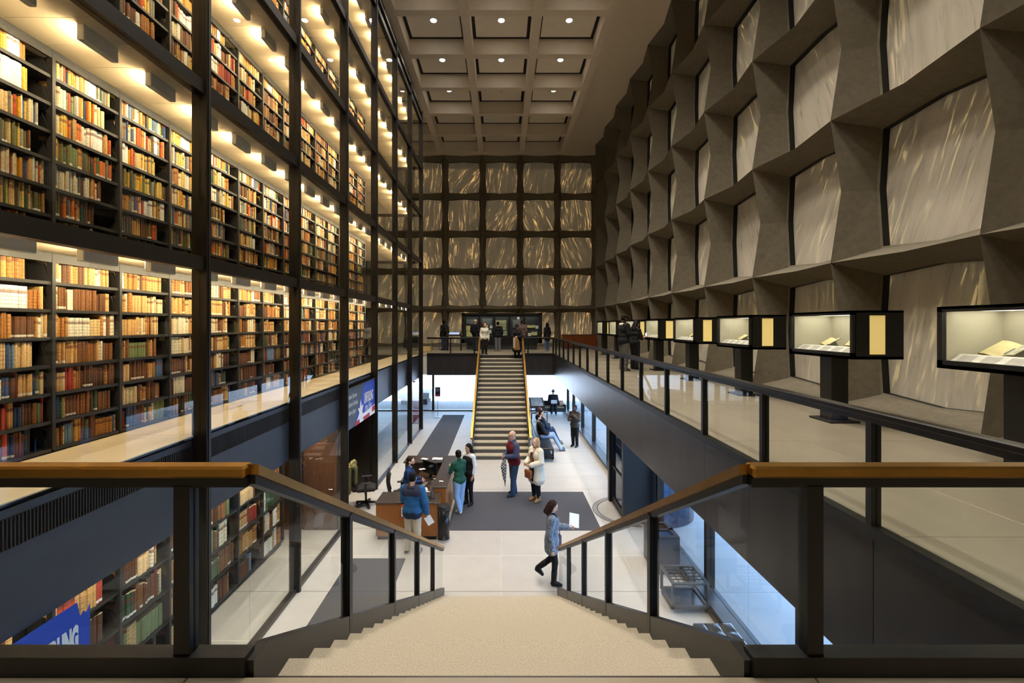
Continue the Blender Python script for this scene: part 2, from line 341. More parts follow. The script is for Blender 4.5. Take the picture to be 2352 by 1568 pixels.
# ---- stairs and railings
def strip(m,pts,z0,z1,x0,x1,mi=0):
    "prism in the y-z plane following a polyline, from z0 to z1 above it"
    m.prism([(y,z+z0) for y,z in pts]+[(y,z+z1) for y,z in reversed(pts)],'x',x0,x1,mi)
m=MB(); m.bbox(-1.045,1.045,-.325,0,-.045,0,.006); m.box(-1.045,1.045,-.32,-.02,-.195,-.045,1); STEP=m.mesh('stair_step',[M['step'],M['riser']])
def stair(tag,fy,rz,label_side):
    s=struct('stairs_'+tag)
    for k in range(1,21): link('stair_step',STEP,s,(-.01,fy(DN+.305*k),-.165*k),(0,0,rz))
    line=[(DN,0),(DN+.305*21,-.165*21)]
    m=MB(); pts=[(fy(DN),0),(fy(DN+.305*20.7),-.165*20.7)]
    for x0,x1 in ((-1.11,-1.05),(1.03,1.09)):
        m=MB(); m.prism([(fy(DN-.02),-.5),(fy(DN-.02),.06),(fy(DN+.1),.06),(fy(DN+6.46),G+.10),(fy(DN+6.46),G),(fy(DN+5.6),G),(fy(DN+.2),-.5)],'x',x0,x1); fixn(m.mesh('x',M['black'])); o=m.obj('stringer',M['stringer'],s); fixn(o.data)
    m=MB(); m.prism([(fy(DN),-.35),(fy(DN+5.9),G+.02),(fy(DN+5.75),G),(fy(DN),-.5)],'x',-1.05,1.03); o=m.obj('stair_soffit',M['plaster'],s); fixn(o.data)
    for sx,sd in ((-1.08,'left'),(1.06,'right')):
        t=thing('stair_railing','glass stair railing with brass handrail, %s'%label_side[sd],'railing',(sx,fy(DN),0))
        f=1 if rz==0 else -1
        def P(d): return f*d
        sl=-.165/.305
        py=[1.23,2.55,3.87,5.19,6.3]
        m=MB(); m.prism([(P(0),RH-.045),(P(6.4),RH-.045+sl*6.4),(P(6.4),RH+sl*6.4),(P(0),RH)],'x',-.04,.04); o=m.obj('handrail',M['brass'],t); fixn(o.data)
        m=MB(); m.prism([(P(0),RH-.085),(P(6.38),RH-.085+sl*6.38),(P(6.38),RH-.045+sl*6.38),(P(0),RH-.045)],'x',-.026,.026); o=m.obj('steel_bar',M['black'],t); fixn(o.data)
        for y in py[:-1]: B(-.032,.032,P(y)-.03,P(y)+.03,.02+sl*y,RH-.06+sl*y,'post',M['black'],t)
        e=[0]+py[:-1]+[6.36]
        for i in range(len(e)-1):
            a,b=e[i]+(.03 if i else .01),e[i+1]-(.03 if i<4 else 0)
            m=MB(); m.prism([(P(a),.045+sl*a),(P(b),.045+sl*b),(P(b),RH-.07+sl*b),(P(a),RH-.07+sl*a)],'x',-.006,.006); o=m.obj('glass_pane',M['glassrail'],t); fixn(o.data)
stair('near',lambda y:y,0,{'left':'near flight, tower side','right':'near flight, window side'})
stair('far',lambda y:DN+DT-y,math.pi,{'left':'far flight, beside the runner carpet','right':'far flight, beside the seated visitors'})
def rail_y(name,label,x,y0,y1,posts,z=0):
    t=thing(name,label,'railing',(x,y0,z)); L=y1-y0
    B(-.04,.04,0,L,RH-.045,RH,'handrail',M['bronze'],t,.008); B(-.026,.026,0,L,RH-.085,RH-.045,'steel_bar',M['black'],t)
    B(-.04,.04,0,L,0,.088,'base_rail',M['black'],t)
    ps=[p-y0 for p in posts]
    for p in ps: B(-.035,.035,p-.025,p+.025,.08,RH-.08,'post',M['black'],t)
    for i in range(len(ps)-1): B(-.006,.006,ps[i]+.025,ps[i+1]-.025,.08,RH-.08,'glass_pane',M['glassrail'],t)
def rail_x(name,label,y,x0,x1,posts,hm=None):
    t=thing(name,label,'railing',(x0,y,0)); L=x1-x0
    B(0,L,-.04,.04,RH-.05,RH,'handrail',M['brass' if name=='landing_railing' else 'bronze'],t,.01); B(0,L,-.026,.026,RH-.09,RH-.05,'steel_bar',M['black'],t)
    B(0,L,-.04,.04,0,.085,'base_rail',M['black'],t)
    ps=[p-x0 for p in posts]
    for p in ps[1:-1]: B(p-.034,p+.034,-.03,.03,.08,RH-.085,'post',M['black'],t)
    for i in range(len(ps)-1): B(ps[i]+(.034 if i else 0),ps[i+1]-(.034 if i<len(ps)-2 else 0),-.006,.006,.08,RH-.085,'glass_pane',M['glassrail'],t)
rail_y('gallery_railing','long glass and steel railing along the gallery beside the display cases',XE,DN,DT,[DN+.03]+[3.18+1.32*j for j in range(15)]+[DT-.03])
rail_x('landing_railing','landing railing with brass rail in front of the glass book tower',DN,-XL+.1,-1.08,[-XL+.1,-2.6,-1.35,-1.08])
rail_x('landing_railing','landing railing with brass rail in front of the dark gallery edge',DN,1.06,XE,[1.06,1.326,XE])
rail_x('balcony_railing','far balcony railing between the glass tower and the far stairs',DT,-XL+.1,-1.08,[-XL+.1,-2.55,-1.35,-1.08])
rail_x('balcony_railing','short far balcony railing between the far stairs and the gallery',DT,1.06,XE,[1.06,1.34,XE])
# ---- ground floor windows
def win(name,par,ax,pos,grid,z0,z1,w=.1,dep=.16,mat='bronze'):
    for i,g in enumerate(grid):
        a=(pos-dep/2,pos+dep/2,g-w/2,g+w/2) if ax=='y' else (g-w/2,g+w/2,pos-dep/2,pos+dep/2)
        B(*a,z0,z1,'mullion',M[mat],par)
        if i<len(grid)-1:
            a=(pos-.008,pos+.008,g+w/2,grid[i+1]-w/2) if ax=='y' else (g+w/2,grid[i+1]-w/2,pos-.008,pos+.008)
            B(*a,z0,z1,'pane',M['glassout'],par)
w1=struct('window_1'); GR=[.54+BAY*j for j in range(-2,10)]+[26.4]
win('w',w1,'y',3.87,[g for g in GR if g<11.2],G+.1,SOF); win('w',w1,'y',3.87,[g for g in GR if g>13],G+.1,SOF)
for a,b in ((-4.74,11.35),(12.95,26.4)):
    B(3.62,3.95,a,b,G,G+.1,'sill',M['steelgrey'],w1)
B(3.55,3.62,-4.74,11.35,G,G+.012,'floor_strip',M['joint'],w1)
w2=struct('window_2'); win('w',w2,'x',26.4,[-10.56,-7.92,-5.28,-3.95,-1.32,1.32,3.87],G+.06,SOF,w=.12); B(-10.6,3.95,26.3,26.5,G,G+.06,'sill',M['steelgrey'],w2)
# revolving door and its dark side wall
dr=struct('door_1'); M['door_dark']=pm('door_dark_steel',(30,31,35),.42,metal=.2,noise=(2,.15))
B(3.04,3.96,11.35,11.5,G,SOF,'side_wall',M['door_dark'],dr)
B(3.03,3.16,12.78,12.95,G,SOF,'post',M['black'],dr); B(3.16,3.95,12.85,12.97,G,SOF,'side_wall',M['fascia'],dr)
lf=link('door_leaf',None,dr,(3.1,11.55,G)); 
for a in ((0,.06,0,.07,0,2.44),(0,.06,1.15,1.22,0,2.44),(0,.06,0,1.2,0,.2),(0,.06,0,1.2,1.0,1.05),(0,.06,0,1.2,2.3,2.44)): B(*a,'door_frame',M['black'],lf)
B(.025,.035,.07,1.15,.2,2.3,'door_glass',M['glassout'],lf)
m=MB()
arc(m,3.45,12.15,.985,1.0,R(90),R(270),G,G+.006); arc(m,3.45,12.15,.86,.875,R(90),R(270),G,G+.006); m.obj('threshold_ring',M['joint'],dr)
m=MB(); arc(m,3.45,12.15,.875,.985,R(90),R(270),G,G+.005); m.obj('threshold_ring',pm('threshold_metal',(150,145,138),.4,metal=.4),dr)
m=MB(); arc(m,4.0,12.15,1.04,1.06,R(-85),R(85),G,SOF,24); m.obj('curved_glass',glassmat('smoked_glass',(.35,.45,.6),.12),dr)
m=MB(); arc(m,4.0,12.15,1.02,1.09,R(-85),R(85),SOF-.35,SOF,24); m.obj('drum_head',M['black'],dr)
# soffit downlights that wash the strip of floor along the windows
m=MB(); m.lathe([(.07,0),(.07,.02)],n=16); sdl=m.mesh('lens',emi('soffit_lamp',(1,.85,.62),14)); m=MB(); m.lathe([(.09,0),(.09,.015),(.07,.015)],n=16); sdr=m.mesh('trim_ring',M['black'])
def downlight(x,y,label,grp,e=9):
    t=thing('soffit_downlight',label,'light',(x,y,SOF),group=grp); link('trim_ring',sdr,t,(0,0,-.004)); link('lens',sdl,t,(0,0,-.012))
    l=bpy.data.lights.new('spot_lamp','SPOT'); l.energy=e; l.color=(1,.82,.55); l.spot_size=R(72); l.spot_blend=.7; l.shadow_soft_size=.05
    link('spot_lamp',l,t,(0,0,-.03))
for y in (6.9,8.1,9.3,10.4,13.6,14.5,15.4,16.3,17.2,18.2,19.2,20.2,21.2): downlight(3.25,y,'small soffit downlight above the strip of floor along the windows','window strip downlights',26)
# ================================================================== THE GLASS BOOK TOWER
TR=[2.265+2.235*i for i in range(5)]          # centres of the transoms
ZTOP=11.66
YB=[.54+BAY*j for j in range(9)]              # mullions, .54 ... 21.66
tw=struct('window_3')
for y in YB:
    B(-XL-.1,-XL+.09,y-.045,y+.045,G,ZTOP,'mullion',M['bronze'],tw)
    B(-XL+.09,-XL+.1,y-.018,y+.018,G,ZTOP,'mullion_strip',M['black'],tw)
lv=[(G+.02,SOF)]+[(.08,TR[0]-.085)]+[(TR[i]+.085,TR[i+1]-.085) for i in range(4)]+[(TR[4]+.085,ZTOP-.1)]
for j in range(len(YB)-1):
    y0,y1=YB[j]+.045,YB[j+1]-.045
    for z in TR: B(-XL-.07,-XL+.06,y0,y1,z-.085,z+.085,'transom',M['bronze'],tw)
    B(-XL-.07,-XL+.06,y0,y1,ZTOP-.12,ZTOP,'transom',M['bronze'],tw)
    for i,(z0,z1) in enumerate(lv):
        if i==0 and j==4: continue
        B(-XL-.006,-XL+.006,y0,y1,z0,z1,'pane',M['glass'],tw)
    if j!=4: B(-XL-.06,-XL+.05,y0,y1,G,G+.07,'sill',M['fascia'],tw)
# far end of the tower
for x in (-6.4,-9.0,-11.6):
    B(x-.045,x+.045,21.57,21.75,G,ZTOP,'mullion',M['bronze'],tw)
for x0,x1 in ((-6.36,-3.93),(-8.96,-6.45),(-11.56,-9.05)):
    for z in TR+[ZTOP-.06,0]: B(x0,x1,21.6,21.72,z-.08,z+.06,'transom',M['bronze'],tw)
    for z0,z1 in lv: B(x0,x1,21.65,21.66,z0,z1,'pane',M['glass'],tw)
# floors of the tower: slab, cream walkway boards and ceiling planks
sl=struct('floor_stacks')
zf=[.08]+[t+.075 for t in TR]                 # walking surfaces
for i,z in enumerate(zf):
    B(-11.6,-XL-.15,.54,21.6,(SOF if i==0 else z-.038),z-.012,'slab',M['plaster'] if i else M['reveal'],sl)
    for j in range(8): B(-XS-.02,-XL-.085,YB[j]+.004,YB[j+1]-.004,z-.012,z,'walkway_board',M['cream'] if i==0 else M['steelshelf'],sl)
    if i:
        for j in range(48): B(-XS-.3,-XL-.075,.54+.44*j+.003,.54+.44*(j+1)-.003,z-.05,z-.036,'ceiling_plank',M['cream'],sl)
B(-11.6,-11.4,.54,21.6,G,ZTOP,'core_wall',M['reveal'],sl)
B(-11.6,-XL-.1,.4,.54,G,ZTOP,'end_wall',M['reveal'],sl)
B(-11.6,-XL,.54,21.7,ZTOP,ZTOP+.15,'tower_roof',M['bronze'],sl)
# dark edge band of the first tower floor with its vent grille
fb=struct('trim_2')
for j in range(8): B(-XL-.14,-XL-.1,YB[j]+.004,YB[j+1]-.004,SOF,.02,'edge_panel',M['slate'],fb)
for j in range(5):
    m=MB(); n=85
    for k in range(n): 
        y=YB[j]+.06+k*.03
        if y<YB[j+1]-.06: m.box(-XL-.1,-XL-.085,y,y+.007,-.30,-.055)
    m.obj('vent_grille',M['fascia'],fb); B(-XL-.105,-XL-.098,YB[j]+.05,YB[j+1]-.05,-.305,-.05,'vent_recess',M['reveal'],fb)
# ---- bookcases
SP=.305; CW=.88
def shelf_mesh():
    m=MB(); m.box(-.27,0,.014,CW-.014,-.022,0); m.box(-.006,.0,.014,CW-.014,-.035,-.02)
    for y in (.013,CW-.021): m.prism([(-.26,0),(-.02,0),(-.1,.2),(-.26,.22)],'y',y,y+.008)
    fixn(m.mesh('x',M['black'])); me=m.mesh('shelf',M['steelshelf']); return fixn(me)
SHELF=shelf_mesh()
m=MB(); m.box(-.05,.015,-.018,.018,0,1); UPR=m.mesh('upright',M['steelshelf'])
m=MB(); m.box(-.29,-.275,.0,CW,0,1); BACK=m.mesh('back_panel',M['reveal'])
ORD=['first','second','third','fourth','fifth','sixth','seventh','eighth']
tier_n=['ground floor','gallery level','second tier','third tier','fourth tier','fifth tier']
def tierspan(t):
    if t==0: return G,SOF
    return zf[t-1],(zf[t]-.05 if t<6 else ZTOP)
CASES=[]
for t in range(0,6):
    z0,z1=tierspan(t); nrow=7 if t else 5
    for j in range(0,6):
        if t==0 and j==4: continue
        if t==0 and j>5: continue
        z00=z0+(.04 if t else .1)
        bc=thing('bookcase','black steel bookcase on the %s, %s tower bay counted from the landing'%(tier_n[t],ORD[j]),'bookcase',(-XS,YB[j]+.06 if j else YB[j]+.06,z00),group='bookcases in the glass tower')
        hh=z1-z00-.02
        for c in range(4):
            if c<3 or j==5: link('upright',UPR,bc,(0,CW*c,0),scale=(1,1,hh))
        for c in range(3):
            if t==0 and j==3 and c==2: continue
            link('back_panel',BACK,bc,(0,CW*c,0),scale=(1,1,hh))
            sp=SP if t else .47
            for r in range(nrow):
                if r*sp<hh-.1: link('shelf',SHELF,bc,(0,CW*c,r*sp+.01)); CASES.append((t,j,c,r,YB[j]+.06+CW*c,z00+r*sp+.01,min(sp,hh-r*sp)-.03))
        if t: B(-.012,.012,.017,CW*3-.017,hh-.1,hh,'canopy',M['steelshelf'],bc)
# ---- stack lamps: a grey baffle with a glowing strip on the shelf side
m=MB(); m.bbox(-.0375,.0375,0,.42,-.16,0,.006); BAF=m.mesh('baffle',pm('lamp_housing',(214,211,202),.55))
m=MB(); m.box(-.05,-.041,.02,.38,-.12,-.03); TGL=m.mesh('glow_strip',M['tower_on'])
for t in range(1,6):
    zc=zf[t]-.05
    for j in range(0,8):
        for c in range(3):
            o=thing('stack_lamp','grey boxy stack lamp under the ceiling of the %s, %s tower bay'%(tier_n[t],ORD[j]),'light',(-4.25,YB[j]+.06+CW*c+.47,zc),group='stack lamps in the tower')
            link('baffle',BAF,o); link('glow_strip',TGL,o)
# ground floor stack strip lamps above the bookcases
m=MB(); m.bbox(-.05,.05,.05,2.5,-.05,0,.006); SH=m.mesh('housing',M['white']); m=MB(); m.box(-.035,.035,.08,2.47,-.062,-.05); SG=m.mesh('tube',emi('stack_tube',(1,.88,.68),24))
for j in (0,1,2,3,5):
    o=thing('strip_lamp','white linear lamp under the ground floor soffit, %s tower bay'%ORD[j],'light',(-4.5,YB[j],SOF),group='linear lamps over the ground floor stacks')
    link('housing',SH,o); link('tube',SG,o)
# wood-lined lobby in the fourth bay and dark cross wall in the fifth
lb=struct('wall_lobby')
B(-9.5,-XL-.12,11.02,11.14,G,SOF,'wood_panel',M['darkwood'],lb)
B(-9.5,-XL-.1,13.62,13.78,G,SOF,'dark_panel',pm('dark_brown_lacquer',(30,22,18),.35,noise=(3,.2)),lb)
B(-9.6,-9.5,11.1,13.7,G,SOF,'dark_panel',M['darkwood'],lb)
dd=link('lobby_door',None,lb,(-4.78,11.02,G)); B(0,.8,-.03,0,0,2.1,'door_leaf',pm('walnut_door',(84,54,34),.4,noise=(2.5,.3),stretch=(6,6,.5)),dd,.006)
m=MB(); m.tube([(.72,-.03,1.0),(.72,-.08,1.0),(.62,-.08,1.0)],.012,8); m.obj('door_handle',M['chrome'],dd)
downlight(-4.2,10.6,'small soffit downlight in front of the wood-lined lobby','lobby downlights',22); downlight(-4.6,12.4,'small soffit downlight above the jacket-draped office chair',None,75)
# ---- books
def bookmat():
    m,nt,N,L,b=nodes('book_cloth_and_leather'); b.inputs['Roughness'].default_value=.6; b.inputs['Specular IOR Level'].default_value=.3
    a=N.new('ShaderNodeAttribute'); a.attribute_name='col'; k=N.new('ShaderNodeAttribute'); k.attribute_name='bk'
    ge=N.new('ShaderNodeNewGeometry'); sx=N.new('ShaderNodeSeparateXYZ'); L.new(ge.outputs['Position'],sx.inputs[0]); kk=N.new('ShaderNodeSeparateXYZ'); L.new(k.outputs['Vector'],kk.inputs[0])
    def ma(op,x,y=None,z=None):
        n=N.new('ShaderNodeMath'); n.operation=op
        for i,v in enumerate((x,y,z)):
            if v is None: continue
            if isinstance(v,(int,float)): n.inputs[i].default_value=v
            else: L.new(v,n.inputs[i])
        return n.outputs[0]
    t=ma('DIVIDE',ma('SUBTRACT',sx.outputs[2],kk.outputs[1]),kk.outputs[2])          # 0..1 up the spine
    fr=ma('FRACT',ma('MULTIPLY',t,6.0)); band=ma('MULTIPLY',ma('LESS_THAN',fr,.13),ma('GREATER_THAN',kk.outputs[0],.45))
    lab=ma('MULTIPLY',ma('MULTIPLY',ma('GREATER_THAN',t,.66),ma('LESS_THAN',t,.8)),ma('GREATER_THAN',ma('FRACT',ma('MULTIPLY',kk.outputs[0],7.3)),.55))
    tg=ma('MULTIPLY',ma('LESS_THAN',ma('ABSOLUTE',ma('SUBTRACT',t,.1)),.05),ma('GREATER_THAN',ma('FRACT',ma('MULTIPLY',kk.outputs[0],13.7)),.75))
    nz=N.new('ShaderNodeTexNoise'); nz.inputs['Scale'].default_value=60; nz.inputs['Detail'].default_value=3; L.new(ge.outputs['Position'],nz.inputs['Vector'])
    mr=N.new('ShaderNodeMapRange'); mr.inputs[1].default_value=.3; mr.inputs[2].default_value=.7; mr.inputs[3].default_value=.72; mr.inputs[4].default_value=1.18; L.new(nz.outputs[0],mr.inputs[0])
    sc=N.new('ShaderNodeVectorMath'); sc.operation='SCALE'; L.new(a.outputs['Color'],sc.inputs[0]); L.new(mr.outputs[0],sc.inputs['Scale'])
    def mix(f,x,c):
        n=N.new('ShaderNodeMix'); n.data_type='RGBA'; L.new(f,n.inputs[0]); L.new(x,n.inputs[6]); n.inputs[7].default_value=(*c,1); return n.outputs[2]
    x=mix(ma('MULTIPLY',band,.62),sc.outputs[0],(.05,.03,.02)); x=mix(ma('MULTIPLY',lab,.75),x,(.16,.05,.03)); x=mix(tg,x,(.8,.78,.7))
    L.new(x,b.inputs['Base Color']); return m
M['book']=bookmat()
class Books:
    def __init__(s): s.v=[]; s.f=[]; s.c=[]; s.k=[]
    def book(s,x,y,z,w,h,d,col,sty,lean=0,base=None):
        "spine faces +x at x; runs y..y+w; stands on z"
        o=len(s.v); rr=min(.012,w*.3)
        sec=[(x-d,y),(x-d,y+w),(x-rr,y+w),(x,y+w*.72),(x,y+w*.28),(x-rr,y)]
        for zz,k in ((z,0),(z+h,1)):
            for a,b in sec: s.v.append((a,b+lean*k,zz))
        pg=(.62,.52,.36,1)
        for i in range(1,6): s.f.append((o+i,o+(i+1)%6,o+6+(i+1)%6,o+6+i)); s.c.append(col); s.k.append((sty,z if base is None else base,h))
        s.f.append((o,o+1,o+7,o+6)); s.c.append(pg); s.k.append((0,z,h))
        s.f.append(tuple(o+6+i for i in range(6))); s.c.append(pg); s.k.append((0,z-9,h))
        s.f.append(tuple(o+5-i for i in range(6))); s.c.append(pg); s.k.append((0,z-9,h))
    def mesh(s,name):
        me=bpy.data.meshes.new(name); me.from_pydata(s.v,[],s.f); me.materials.append(M['book'])
        a=me.attributes.new('col','FLOAT_COLOR','FACE'); a.data.foreach_set('color',np.array(s.c,dtype=np.float32).ravel())
        a=me.attributes.new('bk','FLOAT_VECTOR','FACE'); a.data.foreach_set('vector',np.array(s.k,dtype=np.float32).ravel())
        me.update(); return me
PAL={'tan':[(196,148,84),(206,164,104),(186,132,66),(214,178,120),(172,118,62),(222,190,138),(198,156,100)],
 'cream':[(236,226,196),(240,234,214),(226,208,166)],'white':[(246,244,236),(238,238,232)],
 'brown':[(122,80,46),(102,66,40),(138,92,52),(90,60,40),(112,74,52)],'red':[(160,52,40),(140,42,36),(178,74,52),(118,38,36)],
 'blue':[(58,82,132),(74,104,152),(40,58,96),(112,142,172)],'green':[(62,88,62),(84,110,72),(44,70,56),(112,128,84)],
 'yellow':[(226,184,74),(216,160,48),(232,204,112)],'orange':[(214,116,46),(198,94,40)],'grey':[(120,118,108),(92,94,92),(150,148,136)],
 'olive':[(104,100,58),(124,116,72)],'black':[(44,42,40),(56,52,46)]}
MIX={'old':dict(tan=9,cream=3,brown=2,white=.5),'oldmix':dict(tan=5,brown=5,cream=1.5,green=1,blue=1,red=.6),'dark':dict(brown=6,tan=2,red=1.3,blue=1.5,green=1.2,cream=.8,black=.8),
 'bright':dict(yellow=4,orange=1.4,cream=4,blue=1.8,red=.7,green=.9,tan=2,grey=1.4,white=1),'olive':dict(olive=2.5,green=2,yellow=2,grey=2,orange=1,brown=1.2,tan=1),
 'warm':dict(orange=2,yellow=2.4,red=1,brown=2,tan=2.4,blue=.9,cream=1.4,grey=1),'gold':dict(tan=6,yellow=2,brown=3,cream=2,white=1.2,red=.5),'redset':dict(red=3,tan=4,white=1.4,brown=2)}
def mixfor(t,j,c,r,rng):
    if t==0: return rng.choice(['old','oldmix','oldmix','dark'])
    if t==1: return ['dark','dark','oldmix','oldmix','old','old','old'][r] if rng.random()<.8 else rng.choice(['old','oldmix'])
    if t==2: return (['warm','olive','warm','olive','bright','bright','bright'][r] if rng.random()<.8 else 'bright' if j<3 else ('dark' if (j==3 and c>0) else rng.choice(['warm','oldmix','bright','gold'])))
    if t==3: return rng.choice(['redset','old','gold','warm']) if j<3 else rng.choice(['gold','old','oldmix'])
    return rng.choice(['gold','old','gold','oldmix'])
rng=random.Random(11); ALLB=[]
for (t,j,c,r,y0,z0,room) in CASES:
    if room<.12: continue
    mx=MIX[mixfor(t,j,c,r,rng)]; keys=list(mx); wts=[mx[k] for k in keys]
    y=y0+.024; end=y0+CW-.024-(rng.choice([.0,.03,.08,.14,.18,.2]) if rng.random()<.92 else .3)
    runleft=0
    while y<end-.012:
        if runleft<=0:
            runleft=rng.choice([1,1,1,1,2,3,6] if t in (1,0,3,4,5) else [1,1,1,1,2]); kn=rng.choices(keys,wts)[0]; cc=rng.choice(PAL[kn])
            bw=rng.uniform(.017,.05) if t in (1,0) else rng.uniform(.018,.042)
            if t==0: bw*=1.6
            bh=min(room-.015,rng.uniform(.19,.275)*(1.04 if t else 1.5)); bd=rng.uniform(.14,.2); sty=rng.random() if t!=2 else rng.random()*.44
            if kn=='white' and rng.random()<.6: bw=rng.uniform(.05,.1)
        runleft-=1
        f=rng.uniform(.9,1.1); col=tuple(min(1,v*f) for v in lin(cc))+(1,)
        w=bw*rng.uniform(.93,1.07)
        if y+w>end: break
        ALLB.append((t,j,c,r,-XS-.015-rng.uniform(0,.03),y,z0,w-.0012,bh*rng.uniform(.985,1.01),bd,col,sty,kn)); y+=w
    if rng.random()<.5: # a last book leaning into the gap
        pass
def px(x,y,z): return (1151.5+1045*x/y, 747-1045*(z-EYE)/y)
def seen(b):
    t,j,c,r,x,y,z,w,h=b[:9]; X,Y=px(x,y+w/2,z+h/2)
    if not(-10<X<1000 and 0<Y<1500): return 0
    k=XL/XS; yg=(y+w/2)*k; zg=EYE+(z+h/2-EYE)*k          # where the sight line meets the glass
    for q in TR:
        if abs(zg-q)<.13: return 0
    if SOF-.08<zg<.1: return 0
    for q in YB:
        if abs(yg-q)<.14: return 0
    if t==0:
        s=(DN)/(y+w/2)
        zr=EYE+(z+h/2-EYE)*s
        if zr<.12: return 0
    return w*h/(y*y)*(XS/math.hypot(XS,y))
sc=sorted(range(len(ALLB)),key=lambda i:-seen(ALLB[i])); big=set(sc[:300])
KN={'tan':'tan leather','cream':'cream vellum','white':'white boxed','brown':'dark brown leather','red':'red cloth','blue':'blue cloth','green':'green cloth','yellow':'golden yellow','orange':'orange cloth','grey':'grey cloth','olive':'olive cloth','black':'black cloth'}
bulk=Books()
CL=['left hand','middle','right hand']
for i,b in enumerate(ALLB):
    t,j,c,r,x,y,z,w,h,d,col,sty,kn=b
    if i in big:
        q=Books(); q.book(0,0,0,w,h,d,col,sty,base=z)
        link('book',q.mesh('book'),None,(x,y,z),label='%s book, %s shelf up, %s column, %s tower bay, %s'%(KN[kn],ORD[r],ORD[c],ORD[j],tier_n[t]),cat='book',group='%s books on %s bay %s, column %s, shelf %s'%(kn,tier_n[t],ORD[j],ORD[c],ORD[r]))
    else: bulk.book(x,y,z,w,h,d,col,sty)
link('shelved_books',bulk.mesh('shelved_books'),None,label='rows of old bound books filling the rest of the tower shelves',cat='books',kind='stuff')
# a few white slips and ribbon ties would be too small to see; banners next
# ================================================================== THINGS IN THE PLACE
def text(par,s,size,loc,rot,mat,sx=1,bold=0,name='lettering',align='LEFT',ital=0):
    cu=bpy.data.curves.new('t','FONT'); cu.body=s; cu.size=size; cu.offset=bold; cu.align_x=align; cu.shear=ital; cu.resolution_u=3
    o=bpy.data.objects.new('t',cu); COL.objects.link(o); dg=bpy.context.evaluated_depsgraph_get(); dg.update()
    me=bpy.data.meshes.new_from_object(o.evaluated_get(dg)); bpy.data.objects.remove(o); me.materials.clear(); me.materials.append(mat)
    return link(name,me,par,loc,rot,scale=(sx,1,1))
def sheet(par,poly,mat,name,x,th=.003):
    "thin flat piece in the y-z plane, facing +x"
    m=MB(); m.prism(poly,'x',x-th,x); o=m.obj(name,mat,par); fixn(o.data); return o
c_blue=pm('banner_blue',(24,72,190),.6); c_grey=pm('banner_slate',(70,84,100),.6,noise=(3,.15)); c_red=pm('banner_red',(176,40,66),.6); c_wht=pm('banner_white',(240,240,240),.6)
# hanging banner over the passage
t=thing('hanging_banner','blue and slate exhibition banner with a white star, hung above the dark passage','banner',(-XL+.02,11.17,-1.14))
sheet(t,[(0,0),(2.5,0),(2.5,1.04),(0,1.04)],c_grey,'slate_field',0)
sheet(t,[(.62,0),(2.5,0),(2.5,1.04),(1.5,1.04)],c_blue,'blue_field',.004)
sheet(t,[(.72,0),(2.5,0),(2.5,.26),(1.35,.2),(.85,.14)],c_wht,'white_stripe',.008)
sheet(t,[(.62,0),(1.05,0),(1.0,.12),(.68,.1)],c_red,'red_stripe',.012); sheet(t,[(1.4,0),(1.95,0),(1.95,.12),(1.35,.1)],c_red,'red_stripe',.012); sheet(t,[(2.2,.08),(2.5,.1),(2.5,.25),(2.2,.22)],c_red,'red_stripe',.012)
sheet(t,[(.8,.1),(1.0,.28),(.88,.42),(1.04,.4),(1.12,.62),(1.2,.42),(1.36,.46),(1.26,.3),(1.36,.04),(1.12,.16)],c_wht,'star',.014)
text(t,'UNFURLING',.40,(.012,1.42,.46),RR,c_wht,.40,.012); text(t,'the Flag',.26,(.012,1.5,.24),RR,c_wht,.8,0,ital=.25)
for k,s in enumerate(('mented Stories',"Children's Books",'Modern Japan')): text(t,s,.17,(.006,.05,.76-.2*k),RR,c_wht,.72)
m=MB(); m.tube([(.02,-.02,1.045),(.02,2.54,1.045)],.012,8); m.obj('hanging_rod',M['black'],t)
# banner beside the near ground-floor stacks
t=thing('window_banner','bright blue exhibition banner with white capital letters beside the ground floor stacks','banner',(-XL-.03,3.24,-2.25))
sheet(t,[(0,0),(1.03,0),(1.03,1.12),(.99,1.06),(.965,1.1),(.93,1.06),(.90,1.21),(0,1.21)],c_blue,'blue_field',0)
text(t,'UNFURLING',.285,(.004,.42,.80),RR,c_wht,.31,.02); text(t,'the Flag',.11,(.004,.66,.68),RR,c_wht,.9,0,ital=.25)
sheet(t,[(.1,.0),(1.03,0),(1.03,.16),(.1,.1)],c_red,'red_stripe',.004)
